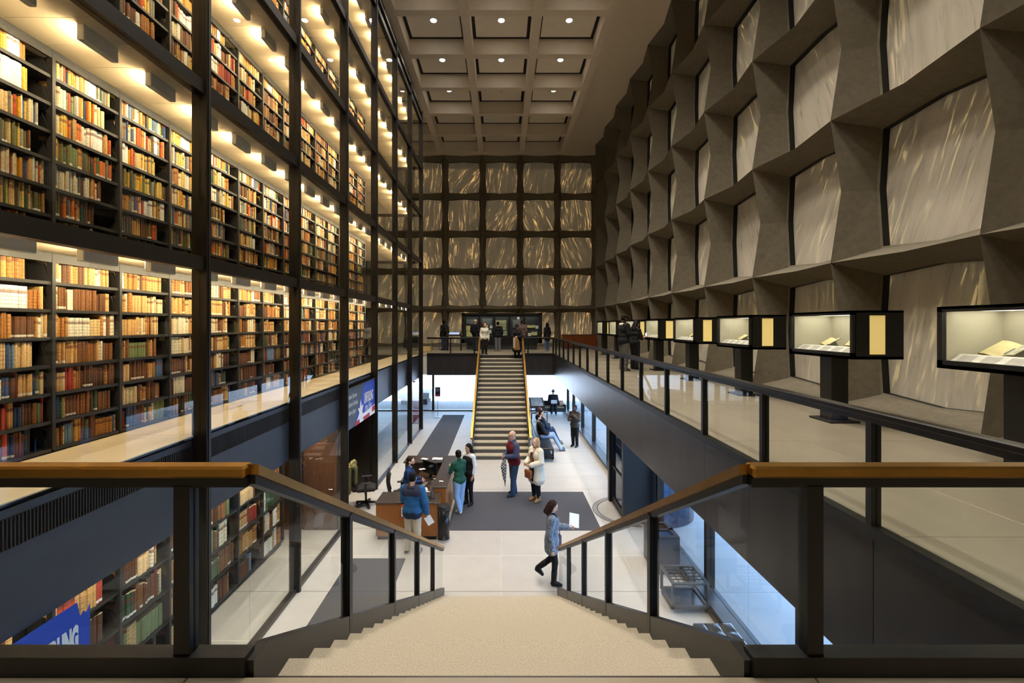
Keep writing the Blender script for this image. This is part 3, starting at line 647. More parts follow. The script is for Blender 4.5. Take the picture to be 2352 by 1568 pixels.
# ---- display cases along the stone wall
c_case=pm('case_lining',(208,203,186),.7); c_diff=pm('diffuser',(236,214,140),.5,emit=(236,204,120),estr=.28)
c_cap=pm('caption_board',(228,224,214),.6); c_page=pm('book_page',(236,222,170),.65,noise=(14,.1)); c_print=pm('printed_page',(214,208,186),.65,noise=(9,.45)); c_cov=pm('cover_board',(88,60,40),.6)
def open_book(loc,rz,s,label,tilt=0,mat2=None,cat='book'):
    t=thing('open_book',label,cat,loc,rz)
    t.rotation_euler=(tilt,0,rz); m=MB(); n=8
    for sgn,mi in ((-1,0),(1,1)):
        prof=[(0,.012)]+[(sgn*(.02+.23*i/n),.03+.05*i/n+.018*math.sin(math.pi*i/n)) for i in range(n+1)]
        low=[(a,b-.016) for a,b in prof]
        m.prism([(a*s,b*s) for a,b in prof]+[(a*s,b*s) for a,b in reversed(low)],'y',-.15*s,.15*s,mi)
    o=m.obj('pages',[c_page,mat2 or c_print],t); fixn(o.data)
    m=MB(); m.prism([(-.26*s,.07*s),(0,-.006*s),(.26*s,.07*s),(.26*s,.076*s),(0,.0),(-.26*s,.076*s)],'y',-.16*s,.16*s); o=m.obj('cover',c_cov,t); fixn(o.data)
    m=MB(); m.prism([(-.12*s,.03*s),(.12*s,.03*s),(.08*s,-.12),(-.08*s,-.12)],'y',-.06*s,.06*s); o=m.obj('cradle',M['grey'],t); fixn(o.data)
    return t
ITEMS=['yellowed open manuscript with long handwritten lines','open illustrated book with black and white plates','open book with a printed map spread','small open sketchbook with grey drawings','open pamphlet with a pale cover','open album with dark photographs','open printed volume with wide margins','small open notebook with ruled pages']
for k in range(8):
    t=thing('display_case','black box display case on a square post, %s from the landing'%ORD[k],'display case',(XR-1.18,3.76+BAY*k,0),group='display cases along the stone wall')
    Wd,Ln,z0,z1=.72,1.4,1.0,1.69
    for a in ((0,.05,0,Ln,z0,z0+.09),(0,.05,0,Ln,z1-.06,z1),(0,.05,Ln-.06,Ln,z0,z1),(0,.05,0,.05,z0,z1)): B(*a,'front_frame',M['black'],t)
    B(0,Wd,0,Ln,z0,z0+.04,'floor_board',M['black'],t); B(0,Wd,0,Ln,z1-.03,z1,'lid',M['black'],t)
    for y in (0,Ln-.04):
        m=MB()
        for a in ((.04,.24),(.47,Wd)): m.box(a[0],a[1],y,y+.04,z0,z1)
        m.box(.24,.47,y,y+.04,z0,z0+.07); m.box(.24,.47,y,y+.04,z1-.07,z1); m.obj('end_wall',M['black'],t)
        B(.24,.47,y+.012,y+.028,z0+.07,z1-.07,'diffuser',c_diff,t)
    B(Wd-.03,Wd-.01,.0,Ln*.5,z0+.04,z1-.03,'rear_glass',M['glass'],t); B(Wd-.03,Wd-.01,Ln*.5,Ln,z0+.04,z1-.03,'rear_panel',c_case,t); B(.05,Wd-.03,Ln-.05,Ln-.04,z0+.04,z1-.03,'lining',c_case,t)
    B(.02,.028,.05,Ln-.06,z0+.09,z1-.06,'front_glass',M['glass'],t)
    B(.05,Wd-.03,.05,Ln-.05,z0+.04,z0+.06,'lining_floor',c_case,t)
    m=MB(); m.prism([(.06,z0+.06),(.2,z0+.06),(.2,z0+.16),(.185,z0+.165),(.06,z0+.08)],'y',.06,Ln-.08); o=m.obj('caption_rail',c_cap,t); fixn(o.data)
    m=MB()
    for q in range(5):
        y=.14+.24*q; m.add([(.075,y,z0+.093),(.075,y+.16,z0+.093),(.165,y+.16,z0+.153),(.165,y,z0+.153)],[(0,1,2,3)])
    m.obj('caption_text',pm('caption_print',(186,182,174),.7) if k==0 else bpy.data.materials['caption_print'],t)
    B(.1,Wd-.1,.1,Ln-.1,z1-.05,z1-.035,'lamp_strip',M['case_on'],t)
    B(.12,.38,Ln/2-.13,Ln/2+.13,.03,z0,'post',M['black'],t,.006); B(.02,.48,Ln/2-.24,Ln/2+.24,0,.03,'foot_plate',M['black'],t,.006)
    for q,(yy,sc) in enumerate(((.95 if k else 1.0,.62 if k else .85),(.38,.6))):
        it=ITEMS[(2*k+q)%8]
        o=open_book((XR-1.18+.40,3.76+BAY*k+yy,z0+.19),R(-90+(18 if q else -12)),sc,'%s inside the %s display case'%(it,ORD[k]),tilt=R(32))
# ---- carpets
B(-3.2,-2.03,14.3,25.1,G,G+.012,'runner_carpet',M['carpet'],label='long charcoal runner carpet leading back past the far stairs',cat='carpet')
B(-3.2,-2.03,1.5,9.64,G,G+.012,'runner_carpet',M['carpet'],label='charcoal runner carpet below the near stairs, in front of the desk',cat='carpet')
B(-1.3,2.42,10.97,13.5,G,G+.012,'entrance_mat',M['carpet'],label='wide charcoal entrance mat between the desk and the revolving door',cat='mat')
# ---- information desk
t=thing('information_desk','U-shaped oak information desk with brown stone tops','desk',(-2.89,10.46,G))
B(0,1.415,.02,.06,.09,.83,'front_panel',M['wood'],t); B(0,.04,.06,.66,.09,.83,'side_panel',M['wood'],t); B(1.375,1.415,.06,.66,.09,.83,'side_panel',M['wood'],t)
B(.03,1.39,.06,.6,0,.09,'toe_kick',M['black'],t); B(-.015,1.43,0,.69,.83,.87,'low_top',M['stonetop'],t,.006)
B(1.25,1.53,.67,3.3,.0,.96,'tall_counter',M['wood'],t); B(1.19,1.56,.66,3.34,.96,1.0,'tall_top',M['stonetop'],t,.006)
B(.1,1.25,2.75,3.3,0,.96,'back_counter',M['darkwood'],t); B(.06,1.19,2.68,3.34,.96,1.0,'back_top',M['stonetop'],t,.006)
B(.55,1.25,.7,2.7,.70,.735,'worktop',M['darkwood'],t); B(.57,.6,.75,.8,0,.70,'leg',M['black'],t)
B(.58,.80,.0,.02,.50,.86,'leaflet_slot',pm('orange_wood',(168,74,24),.45),t); 
def dk(x,y,z): return (-2.89+x,10.46+y,G+z)
o=thing('leaflet_stack','white leaflet stack standing in the front slot of the desk','papers',dk(.69,.06,.872)); B(-.1,.1,-.06,.16,0,.03,'leaflets',M['white'],o,.003)
o=thing('leaflet_tray','clear leaflet holder on the front face of the desk','holder',dk(.69,-.03,.56)); B(-.1,.1,-.02,.03,0,.16,'tray',M['glass'],o); B(-.09,.09,-.005,.02,.005,.2,'leaflets',M['white'],o)
o=thing('monitor','black computer monitor on the desk worktop','monitor',dk(.92,2.1,.735),R(-38)); B(-.27,.27,-.02,.02,.12,.46,'screen',M['plastic'],o,.006); B(-.25,.25,-.024,-.02,.14,.44,'display',pm('dark_screen',(10,12,15),.15),o); B(-.03,.03,0,.05,0,.2,'stand',M['plastic'],o); B(-.12,.12,-.08,.1,0,.012,'base',M['plastic'],o,.004)
o=thing('keyboard','black keyboard on the worktop in front of the receptionist','keyboard',dk(.86,1.55,.735),R(80)); B(-.2,.2,-.07,.07,0,.018,'body',M['plastic'],o,.004)
m=MB()
for i in range(12):
    for j in range(4): m.box(-.185+.031*i,-.16+.031*i,-.055+.028*j,-.033+.028*j,.018,.024)
m.obj('keys',M['grey'],o)
o=thing('desk_phone','grey desk telephone beside the tall counter','telephone',dk(1.12,1.75,.735),R(75)); m=MB(); m.prism([(-.1,0),(.1,0),(.1,.07),(-.1,.03)],'x',-.09,.09); q=m.obj('body',M['grey'],o); fixn(q.data); m=MB(); m.tube([(-.07,-.09,.05),(-.07,-.08,.08),(-.07,.08,.1),(-.07,.09,.07)],.02,8); m.obj('handset',M['plastic'],o,smooth=True); B(-.02,.07,.02,.08,.07,.074,'display',M['white'],o)
for i,(x,y,rz,s,lb) in enumerate(((.84,1.22,20,.3,'loose white sheet'),(1.0,.98,-15,.34,'large curled white sheet'),(.72,2.02,40,.16,'small pad'),(1.0,3.0,5,.3,'white form'),(.62,2.98,-8,.2,'white card'),(1.37,1.05,12,.1,'white slip'))):
    z=.735 if y<2 and x<1.2 else 1.0
    o=thing('paper_sheet','%s lying on the %s of the desk'%(lb,'worktop' if z<.9 else 'stone top'),'paper',dk(x,y,z),R(rz)); m=MB(); n=6
    for k in range(n): m.add([(-s/2+s*k/n,-s*.35,.007+.006*math.sin(k)),(-s/2+s*(k+1)/n,-s*.35,.007+.006*math.sin(k+1)),(-s/2+s*(k+1)/n,s*.35,.007+.006*math.sin(k+1)),(-s/2+s*k/n,s*.35,.007+.006*math.sin(k))],[(0,1,2,3)])
    m.obj('sheet',M['white'],o)
o=thing('pen_cup','black pen cup full of pens on the low desk top','cup',dk(.95,.5,.87)); m=MB(); m.lathe([(.04,0),(.045,.1),(.04,.1),(.036,.01)],n=14); m.obj('cup',M['plastic'],o)
for k in range(6): a=k*1.1; m=MB(); m.tube([(.015*math.cos(a),.015*math.sin(a),.01),(.04*math.cos(a),.04*math.sin(a),.17)],.004,6); m.obj('pen',M['chrome' if k%2 else 'wood'],o)
o=thing('tissue_box','tan box on the worktop beside the pens','box',dk(.68,.97,.735),R(15)); B(-.11,.11,-.06,.06,0,.1,'box',pm('kraft_card',(196,160,112),.8),o,.004); m=MB(); m.tube([(0,0,.1),(.02,0,.14),(.0,.01,.17)],[.04,.03,.004],8); m.obj('tissue',M['white'],o,smooth=True)
o=thing('paper_bag','crumpled brown paper bag on the desk worktop','bag',dk(.79,.795,.735),R(30)); m=MB(); m.tube([(0,0,0),(0,0,.02),(.01,.0,.1),(.0,.01,.2),(.01,.01,.24)],[.085,.088,.085,.07,.05],7); m.obj('bag',pm('brown_paper',(190,150,105),.85,bump=(30,.6)),o)
o=thing('acrylic_sign','upright acrylic sign holder with a blue and white notice on the low desk top','sign',dk(1.24,.3,.87),R(-68)); B(-.09,.09,-.012,-.004,.02,.36,'front_plate',M['glass'],o); B(-.085,.085,-.003,.001,.03,.35,'notice',pm('blue_notice',(86,112,176),.6,noise=(18,.5)),o); B(-.1,.1,-.06,.06,0,.02,'foot',M['plastic'],o,.003)
# ---- office chairs
def office_chair(loc,rz,label):
    t=thing('office_chair',label,'chair',loc,rz); pl=M['plastic']
    m=MB(); m.bbox(-.25,.25,-.24,.26,.44,.53,.035); m.obj('seat',pm('chair_fabric',(38,36,38),.9,noise=(60,.2)) if 'chair_fabric' not in bpy.data.materials else bpy.data.materials['chair_fabric'],t,smooth=False)
    m=MB(); P=[]
    for i in range(7):
        z=.58+.09*i; P.append((z,-.27-.04*math.sin(math.pi*i/6)-.02*i/6,.2+.03*math.sin(math.pi*i/6)))
    V=[];F=[]
    for z,y,w in P: V+=[(-w,y,z),(0,y-.05,z),(w,y,z),(w,y-.05,z),(0,y-.1,z),(-w,y-.05,z)]
    for i in range(6):
        for k in range(6): F.append((i*6+k,i*6+(k+1)%6,(i+1)*6+(k+1)%6,(i+1)*6+k))
    F+=[(5,4,3,2,1,0),tuple(36+k for k in range(6))]; m.add(V,F); m.obj('backrest',bpy.data.materials['chair_fabric'],t,smooth=True)
    B(-.04,.04,-.36,-.30,.42,.7,'back_bar',pl,t); B(-.04,.04,-.34,.0,.40,.44,'tilt_bar',pl,t)
    m=MB(); m.tube([(0,0,.1),(0,0,.44)],.03,12); m.obj('gas_lift',pl,t)
    for s in (-1,1):
        a=link('armrest',None,t,(s*.3,0,0)); B(-.045,.045,-.13,.15,.70,.73,'arm_pad',pl,a,.01); B(-.018,.018,-.03,.03,.45,.70,'arm_post',pl,a); B(*( (-.08,.018) if s>0 else (-.018,.08)),-.03,.03,.42,.455,'arm_bracket',pl,a)
    for k in range(5):
        an=2*math.pi*k/5+.3; l=link('base_leg',None,t,(0,0,0),(0,0,an)); m=MB(); m.prism([(0,.07),(.31,.05),(.31,.085),(0,.13)],'y',-.025,.025); o=m.obj('spoke',pl,l); fixn(o.data)
        m=MB(); m.lathe([(.0,-.02),(.028,-.02),(.028,.02),(.0,.02)],n=12); me=m.mesh('caster',pl); link('caster',me,l,(.29,0,.03),(R(90),0,0))
    return t
office_chair((-3.72,12.5,G),R(-75),'black swivel office chair with the olive jacket over its back')
office_chair((-2.62,12.05,G),R(-75),'black swivel office chair the bearded receptionist sits on')
# ---- litter bin, steel recycling box, cart, bench
t=thing('litter_bin','black cylindrical litter bin with a side opening beside the desk','bin',(-1.33,10.5,G))
m=MB(); m.lathe([(.135,0),(.14,.02),(.14,.04)],n=28); m.obj('chrome_base',M['chrome'],t,smooth=False)
m=MB(); m.lathe([(.132,.04),(.132,.72)],n=28); m.obj('drum',pm('satin_black',(26,27,30),.3,metal=.3),t,smooth=True)
m=MB(); m.lathe([(.134,.7),(.136,.72),(.136,.79),(.12,.81)],n=28); m.obj('lid',M['plastic'],t)
m=MB(); m.lathe([(.055,-.006),(.055,.0)],n=18); link('opening',m.mesh('opening',M['reveal']),t,(.098,-.098,.62),(R(90),0,R(45)))
t=thing('recycling_box','grey steel box with two square openings in its top, by the window','bin',(3.05,9.02,G))
m=MB(); w,l,h=.49,.73,.745
for a in ((0,w,0,l,.02,.70),): m.box(*a)
for a in ((0,w,0,.08,.7,h),(0,w,.32,.41,.7,h),(0,w,l-.08,l,.7,h),(0,.09,.08,l-.08,.7,h),(w-.09,w,.08,l-.08,.7,h)): m.box(*a)
m.obj('body',M['steelgrey'],t); B(.09,w-.09,.08,.32,.69,.715,'opening_liner',pm('blue_liner',(30,70,120),.5),t); B(.09,w-.09,.41,l-.08,.69,.715,'opening_liner',M['reveal'],t)
B(.02,w-.02,.02,l-.02,0,.02,'plinth',M['black'],t); B(-.004,0,.3,.42,.5,.53,'handle',M['black'],t)
t=thing('umbrella_cart','low grey steel cart with a gridded top on casters, by the window','cart',(2.93,7.79,G)); w,l=.64,.62
for x in (0,w-.045):
    for y in (0,l-.045): B(x,x+.045,y,y+.045,.09,.49,'leg',M['steelgrey'],t)
for a in ((0,w,0,.05),(0,w,l-.05,l),(0,.05,.05,l-.05),(w-.05,w,.05,l-.05)): B(*a,.49,.525,'top_rail',M['steelgrey'],t); B(*a,.09,.13,'lower_rail',M['steelgrey'],t)
for i in range(1,6): B(.05+.09*i,.058+.09*i,.05,l-.05,.50,.515,'grid_bar',M['plastic'],t)
for i in range(1,5): B(.05,w-.05,.05+.105*i,.058+.105*i,.50,.515,'grid_bar',M['plastic'],t)
B(.04,w-.04,.04,l-.04,.095,.105,'drip_tray',M['chrome'],t)
m=MB(); m.lathe([(0,-.012),(.035,-.012),(.035,.012),(0,.012)],n=14); cst=m.mesh('caster',M['chrome'])
for x in (.04,w-.04):
    for y in (.04,l-.04): link('caster',cst,t,(x,y,.035),(R(90),0,R(20))); B(x-.012,x+.012,y-.02,y+.02,.035,.09,'caster_fork',M['steelgrey'],t)
t=thing('tufted_bench','black button-tufted leather bench by the window','bench',(2.87,5.3,G)); w,l=.62,1.59
nx,ny=25,61; V=[];F=[]
for j in range(ny):
    for i in range(nx):
        x=w*i/(nx-1); y=l*j/(ny-1); u=x/w*3; v=y/l*8; q=abs(math.sin(math.pi*u))*abs(math.sin(math.pi*v)); e=min(1,min(x,w-x,y,l-y)/.04)
        V.append((x,y,.36+.1*(e*(2-e))**.5-.035*(1-q**.35)*(1 if e>=1 else 0)))
F=[(j*nx+i,j*nx+i+1,(j+1)*nx+i+1,(j+1)*nx+i) for j in range(ny-1) for i in range(nx-1)]
m=MB(); m.add(V,F); m.obj('tufted_seat',M['leather'],t,smooth=True); B(0,w,0,l,.28,.37,'seat_base',M['leather'],t,.02)
for i in range(4):
    for j in range(9): 
        if 0<i<3 and 0<j<8: m=MB(); m.lathe([(.0,.0),(.014,.0),(.008,.008)],n=8); link('button',m.mesh('button',M['leather']),t,(w*i/3,l*j/8,.428))
for x in (.04,w-.08):
    for y in (.08,l-.12): B(x,x+.04,y,y+.04,0,.28,'leg',M['chrome'],t)
# ---- visitors' bench on casters, far bench, table, stools
t=thing('visitor_bench','black rolling bench with open end shelves that three visitors sit on','bench',(1.34,16.45,G)); w,l=.56,3.6
B(0,w,0,l,.42,.5,'seat',M['leather'],t,.015)
for y in (0,l-.05):
    for a in ((0,.06,.1,.42),(w-.06,w,.1,.42)): B(a[0],a[1],y,y+.05,a[2],a[3],'end_post',M['black'],t)
    B(0,w,y,y+.05,.1,.16,'end_rail',M['black'],t); B(0,w,y,y+.05,.24,.28,'end_rail',M['black'],t)
B(.03,w-.03,.05,l-.05,.1,.13,'bottom_shelf',M['black'],t); B(.02,.04,.05,l-.05,.13,.42,'rear_panel',pm('pale_blue_panel',(150,176,200),.5),t); B(.0,.05,.02,l-.02,.5,.82,'low_back',M['leather'],t,.015)
for x in (.05,w-.05):
    for y in (.05,l-.05): link('caster',cst,t,(x,y,.035),(R(90),0,R(70))); B(x-.012,x+.012,y-.02,y+.02,.035,.1,'caster_fork',M['black'],t)
t=thing('window_bench','long black bench with pale cushion by the far window','bench',(1.9,25.1,G))
B(0,1.7,.12,.78,.15,.36,'base',M['black'],t,.01); B(.02,1.59,.1,.7,.36,.43,'seat_cushion',pm('beige_cushion',(150,142,120),.9),t,.02); B(0,1.6,.68,.8,.36,.68,'backrest',M['black'],t,.02); B(1.59,1.7,.1,.8,.34,.56,'arm',M['black'],t,.02)
for x in (.08,1.6): 
    for y in (.2,.7): link('caster',cst,t,(x,y,.035),(R(90),0,0)); B(x-.012,x+.012,y-.02,y+.02,.035,.16,'caster_fork',M['black'],t)
t=thing('sloped_table','black exhibition table with a sloped glass top beside the far bench','table',(1.45,22.9,G))
m=MB(); m.prism([(0,.92),(1.1,1.08),(1.1,1.0),(0,.84)],'y',0,.0); m=MB(); m.prism([(0,.86),(1.3,1.12),(1.3,1.04),(0,.78)],'x',0,.75); o=m.obj('sloped_top',M['black'],t); fixn(o.data)
m=MB(); m.prism([(.08,.882),(1.22,1.11),(1.22,1.118),(.08,.89)],'x',.08,.67); o=m.obj('glass_top',pm('table_print',(150,158,166),.25,noise=(6,.4)),t); fixn(o.data)
for x in (.04,.67):
    for y in (.05,1.2): B(x,x+.04,y,y+.04,0,.8 if y<1 else 1.05,'leg',M['black'],t)
for q,(x,y) in enumerate(((1.62,22.1),(2.1,22.3))):
    t=thing('bar_stool','tall black stool %s the sloped table'%('in front of' if q==0 else 'at the corner of'),'stool',(x,y,G)); B(-.16,.16,-.16,.16,.68,.72,'seat',M['black'],t,.01)
    for a in (-.15,.13):
        for b in (-.15,.13): B(a,a+.02,b,b+.02,0,.68,'leg',M['black'],t)
    for b in (-.145,.135): B(-.14,.14,b,b+.012,.25,.265,'foot_rail',M['black'],t)
# ---- sign stand, red banner by the far corner
t=thing('sign_stand','dark blue notice with a red foot band on a thin post','sign',(-3.43,24.5,G)); B(-.15,.15,-.1,.1,0,.015,'base_plate',M['steelgrey'],t); m=MB(); m.tube([(0,0,.01),(0,0,1.2)],.012,8); m.obj('post',M['steelgrey'],t); B(-.14,.14,-.012,.012,1.24,1.62,'notice',pm('navy_notice',(28,28,58),.5),t); B(-.14,.14,-.012,.012,1.12,1.24,'red_band',c_red,t)
m=MB()
for k,(a,b) in enumerate(((-.1,.02),(-.1,.08),(-.1,.1),(-.1,.05))): m.box(a,b,-.014,-.012,1.55-.05*k,1.563-.05*k)
m.obj('notice_text',M['white'],t)
t=thing('rollup_banner','tall red roll-up banner standing behind the corner of the glass tower','banner',(-4.27,22.9,G)); B(-.2,.2,-.1,.1,0,.06,'foot',M['steelgrey'],t,.01); B(-.18,.18,-.006,.006,.06,2.15,'print',pm('red_print',(170,26,34),.5,noise=(5,.35)),t)
for q,y in enumerate((23.6,24.8)):
    t=thing('track_spotlight','small dark spotlight under the soffit near the far window, %s'%('angled at the table' if q==0 else 'nearest the glass'),'light',(3.3,y,SOF)); B(-.02,.02,-.02,.02,-.08,0,'stem',M['black'],t); m=MB(); m.tube([(.05,0,-.06),(-.12,0,-.24)],[.04,.045],12); m.obj('can',M['black'],t)
# ---- upper far landing: vitrine, kiosk, low tables, armchair, wood cabinet
t=thing('wall_vitrine','long black wall vitrine with five glazed bays on the far landing','vitrine',(-2.44,27.9,0)); Wv=4.94
B(0,Wv,0,.6,.38,.75,'base_box',M['black'],t); B(0,Wv,0,.6,2.13,2.23,'head',M['black'],t); B(0,.18,0,.6,.38,2.23,'end_post',M['black'],t); B(Wv-.18,Wv,0,.6,.38,2.23,'end_post',M['black'],t)
B(.18,Wv-.18,.52,.58,.75,2.13,'back_board',pm('vitrine_lining',(52,58,64),.7),t)
xs=[.18+ (Wv-.36)*i/5 for i in range(6)]
for x in xs[1:-1]: B(x-.06,x+.06,0,.1,.75,2.13,'mullion',M['black'],t)
for i in range(5): B(xs[i]+(.06 if i else 0),xs[i+1]-(.06 if i<4 else 0),.02,.03,.75,2.13,'glass_pane',M['glass'],t); B(xs[i]+.08,xs[i+1]-.08,.07,.12,2.09,2.12,'lamp_strip',emi('vitrine_lamp',(1,.94,.76),7) if i==0 else bpy.data.materials['vitrine_lamp'],t)
B(.3,Wv-.3,.12,.6,.0,.38,'plinth',M['steelgrey'],t); B(.18,Wv-.18,.032,.06,2.0,2.13,'valance',M['black'],t)
c_yel=pm('aged_sheet',(226,220,158),.6,noise=(12,.12)); c_map=pm('map_sheet',(168,170,136),.6,noise=(10,.3))
ex=[(.42,1.32,.34,.3,c_yel,'open yellowed folio'),(.46,.97,.4,.36,c_yel,'large yellowed broadside'),(1.5,1.42,.24,.16,c_yel,'yellow card'),(1.8,1.4,.18,.18,M['white'],'white card'),(1.48,1.1,.16,.18,c_map,'small green print'),(1.72,1.1,.2,.22,M['white'],'small white print'),(1.62,.84,.2,.14,M['white'],'white booklet'),(2.42,1.5,.66,.62,c_map,'tall printed map'),(2.55,1.0,.5,.3,c_map,'folded map corner'),(3.5,1.945,.14,.14,M['white'],'small white notice'),(3.3,1.0,.24,.2,c_yel,'pale leaflet'),(4.30,1.42,.5,.16,c_yel,'long yellow illustrated strip'),(4.66,1.38,.18,.2,M['white'],'square white card'),(4.2,.92,.2,.2,M['white'],'square white label'),(4.5,.98,.36,.22,c_yel,'open yellow booklet'),(.5,1.72,.5,.3,pm('grey_text_panel',(110,116,122),.7),'grey text panel'),(1.55,1.72,.6,.4,bpy.data.materials['grey_text_panel'],'blue-grey text panel'),(3.4,1.6,.5,.5,bpy.data.materials['grey_text_panel'],'tall grey text panel')]
for x,z,w,h,mt,lb in ex:
    o=thing('exhibit','%s shown in the far wall vitrine'%lb,'exhibit',(-2.44+x,28.391,z)); m=MB(); 
    m.prism([(-w/2,-h/2),(0,-h/2-.02),(w/2,-h/2),(w/2,h/2),(0,h/2-.02),(-w/2,h/2)],'y',-.012,.03); q=m.obj('sheet',mt,o); fixn(q.data)
t=thing('touch_kiosk','dark wooden kiosk table with a sloped blue-lit screen','kiosk',(-2.75,26.6,0)); m=MB(); m.prism([(-.25,.86),(.25,.86),(.25,1.08),(-.25,.94)],'x',-.46,.46); o=m.obj('sloped_box',M['darkwood'],t); fixn(o.data)
m=MB(); m.add([(-.3,-.2,.957),(.3,-.2,.957),(.3,.2,1.07),(-.3,.2,1.07)],[(0,1,2,3)]); m.obj('screen',pm('screen_blue',(90,110,140),.2,emit=(150,175,215),estr=.6),t)
for x in (-.42,.37):
    for y in (-.22,.17): B(x,x+.05,y,y+.05,0,.87,'leg',M['black'],t)
c_pale=pm('pale_oak',(206,176,120),.5,noise=(4,.1))
for q,(x,y,h,w) in enumerate(((-4.35,26.3,.52,.62),(-4.0,27.6,.6,.5))):
    t=thing('side_table','pale oak side table with thin legs, %s'%('beside the dark armchair' if q==0 else 'against the far marble wall'),'table',(x,y,0)); B(-w/2,w/2,-.22,.22,h-.03,h,'top',c_pale,t,.006)
    for a in (-w/2+.03,w/2-.05):
        for b in (-.19,.17): B(a,a+.02,b,b+.02,0,h-.03,'leg',M['grey'],t)
t=thing('storage_block','low pale oak block in front of the side tables','box',(-4.2,25.4,0)); B(-.26,.26,-.2,.2,.015,.3,'body',c_pale,t,.006); B(-.25,.25,-.19,.19,.0,.015,'foot',M['black'],t)
t=thing('armchair','dark green upholstered armchair by the corner of the glass tower','chair',(-5.2,26.6,0)); gm=pm('dark_green_fabric',(38,42,32),.9)
B(-.35,.35,-.3,.35,.18,.45,'seat',gm,t,.03); B(-.38,.38,.25,.42,.18,.85,'backrest',gm,t,.04); B(-.45,-.33,-.3,.38,.18,.62,'arm',gm,t,.03); B(.33,.45,-.3,.38,.18,.62,'arm',gm,t,.03)
for x in (-.3,.26):
    for y in (-.25,.3): B(x,x+.04,y,y+.04,0,.18,'leg',M['black'],t)
t=thing('wood_cabinet','low red-brown wooden cabinet in the corner where the stone walls meet','cabinet',(3.92,29.3,0)); B(0,2.2,0,.5,.06,.86,'body',pm('red_brown_wood',(120,58,18),.4,noise=(3,.2),stretch=(.6,6,6)),t); B(-.02,2.2,-.02,.52,.86,.89,'top',M['darkwood'],t); B(.02,2.18,.03,.48,0,.06,'plinth',M['black'],t)
for x in (.73,1.47): B(x-.003,x+.003,-.003,0,.08,.85,'door_gap',M['black'],t)
# ================================================================== PEOPLE
def sdf_mesh(prims, vox, k=.02, fold=0):
    P=[]
    for p in prims:
        if p[0]=='c': a,b=np.array(p[1],float),np.array(p[2],float); ra,rb=p[3],p[4]; lo=np.minimum(a-ra,b-rb); hi=np.maximum(a+ra,b+rb)
        else: c,r=np.array(p[1],float),np.array(p[2],float); lo=c-r; hi=c+r
        P.append((p,lo,hi))
    lo=np.min([q[1] for q in P],0)-3*vox; hi=np.max([q[2] for q in P],0)+3*vox
    n=np.ceil((hi-lo)/vox).astype(int)+1; D=np.full(n,1e3,np.float32)
    ax=[lo[i]+vox*np.arange(n[i]) for i in range(3)]
    for p,l,h in P:
        i0=np.maximum(0,np.floor((l-lo-k-2*vox)/vox).astype(int)); i1=np.minimum(n,np.ceil((h-lo+k+2*vox)/vox).astype(int)+1)
        x,y,z=np.meshgrid(ax[0][i0[0]:i1[0]],ax[1][i0[1]:i1[1]],ax[2][i0[2]:i1[2]],indexing='ij')
        if p[0]=='c':
            a,b=np.array(p[1],float),np.array(p[2],float); d=b-a; L=max(d@d,1e-9)
            t=np.clip(((x-a[0])*d[0]+(y-a[1])*d[1]+(z-a[2])*d[2])/L,0,1)
            q=np.sqrt((x-a[0]-t*d[0])**2+(y-a[1]-t*d[1])**2+(z-a[2]-t*d[2])**2)-(p[3]+(p[4]-p[3])*t)
        else:
            c,r=p[1],p[2]; u=np.sqrt(((x-c[0])/r[0])**2+((y-c[1])/r[1])**2+((z-c[2])/r[2])**2); q=(u-1)*min(r)
        s=np.s_[i0[0]:i1[0],i0[1]:i1[1],i0[2]:i1[2]]; A=D[s]; hh=np.clip(.5+.5*(q-A)/k,0,1); D[s]=(q+(A-q)*hh)-k*hh*(1-hh)
    if fold:
        x,y,z=np.meshgrid(*ax,indexing='ij'); D+=fold*(np.sin(31*z+9*np.sin(11*x)+7*y)*.6+np.sin(23*x+17*y+6*np.sin(13*z))*.5)
    I=D<0; nx,ny,nz=D.shape
    C=[(i,j,l) for i in (0,1) for j in (0,1) for l in (0,1)]
    def sub(A,c): return A[c[0]:nx-1+c[0],c[1]:ny-1+c[1],c[2]:nz-1+c[2]]
    cnt=sum(sub(I,c).astype(np.int8) for c in C); mask=(cnt>0)&(cnt<8)
    idx=np.full(mask.shape,-1,np.int64); ids=np.argwhere(mask); idx[mask]=np.arange(len(ids))
    acc=np.zeros((len(ids),3)); num=np.zeros(len(ids)); vals={c:sub(D,c)[mask] for c in C}
    for c in C:
        for a in range(3):
            if c[a]==0:
                e=list(c); e[a]=1; e=tuple(e); d0,d1=vals[c],vals[e]; cr=(d0<0)!=(d1<0)
                t=np.where(cr,d0/np.where(cr,d0-d1,1),0); pt=np.array(c,float)[None,:]+t[:,None]*(np.array(e,float)-np.array(c,float))[None,:]
                acc+=np.where(cr[:,None],pt,0); num+=cr
    V=(ids+acc/num[:,None])*vox+lo
    F=[]
    for a in range(3):
        b,c=(a+1)%3,(a+2)%3; s0=[slice(None)]*3; s1=[slice(None)]*3; s0[a]=slice(0,-1); s1[a]=slice(1,None)
        A,Bm=I[tuple(s0)],I[tuple(s1)]; ch=np.argwhere(A!=Bm); fl=A[tuple(ch.T)]
        ok=(ch[:,b]>0)&(ch[:,c]>0); ch=ch[ok]; fl=fl[ok]
        def cell(db,dc):
            q=ch.copy(); q[:,b]+=db; q[:,c]+=dc
            q=np.minimum(q,np.array(idx.shape)-1); return idx[q[:,0],q[:,1],q[:,2]]
        Q=np.stack([cell(-1,-1),cell(0,-1),cell(0,0),cell(-1,0)],1); Q[~fl]=Q[~fl][:,::-1]; F.append(Q[(Q>=0).all(1)])
    return V,np.concatenate(F)
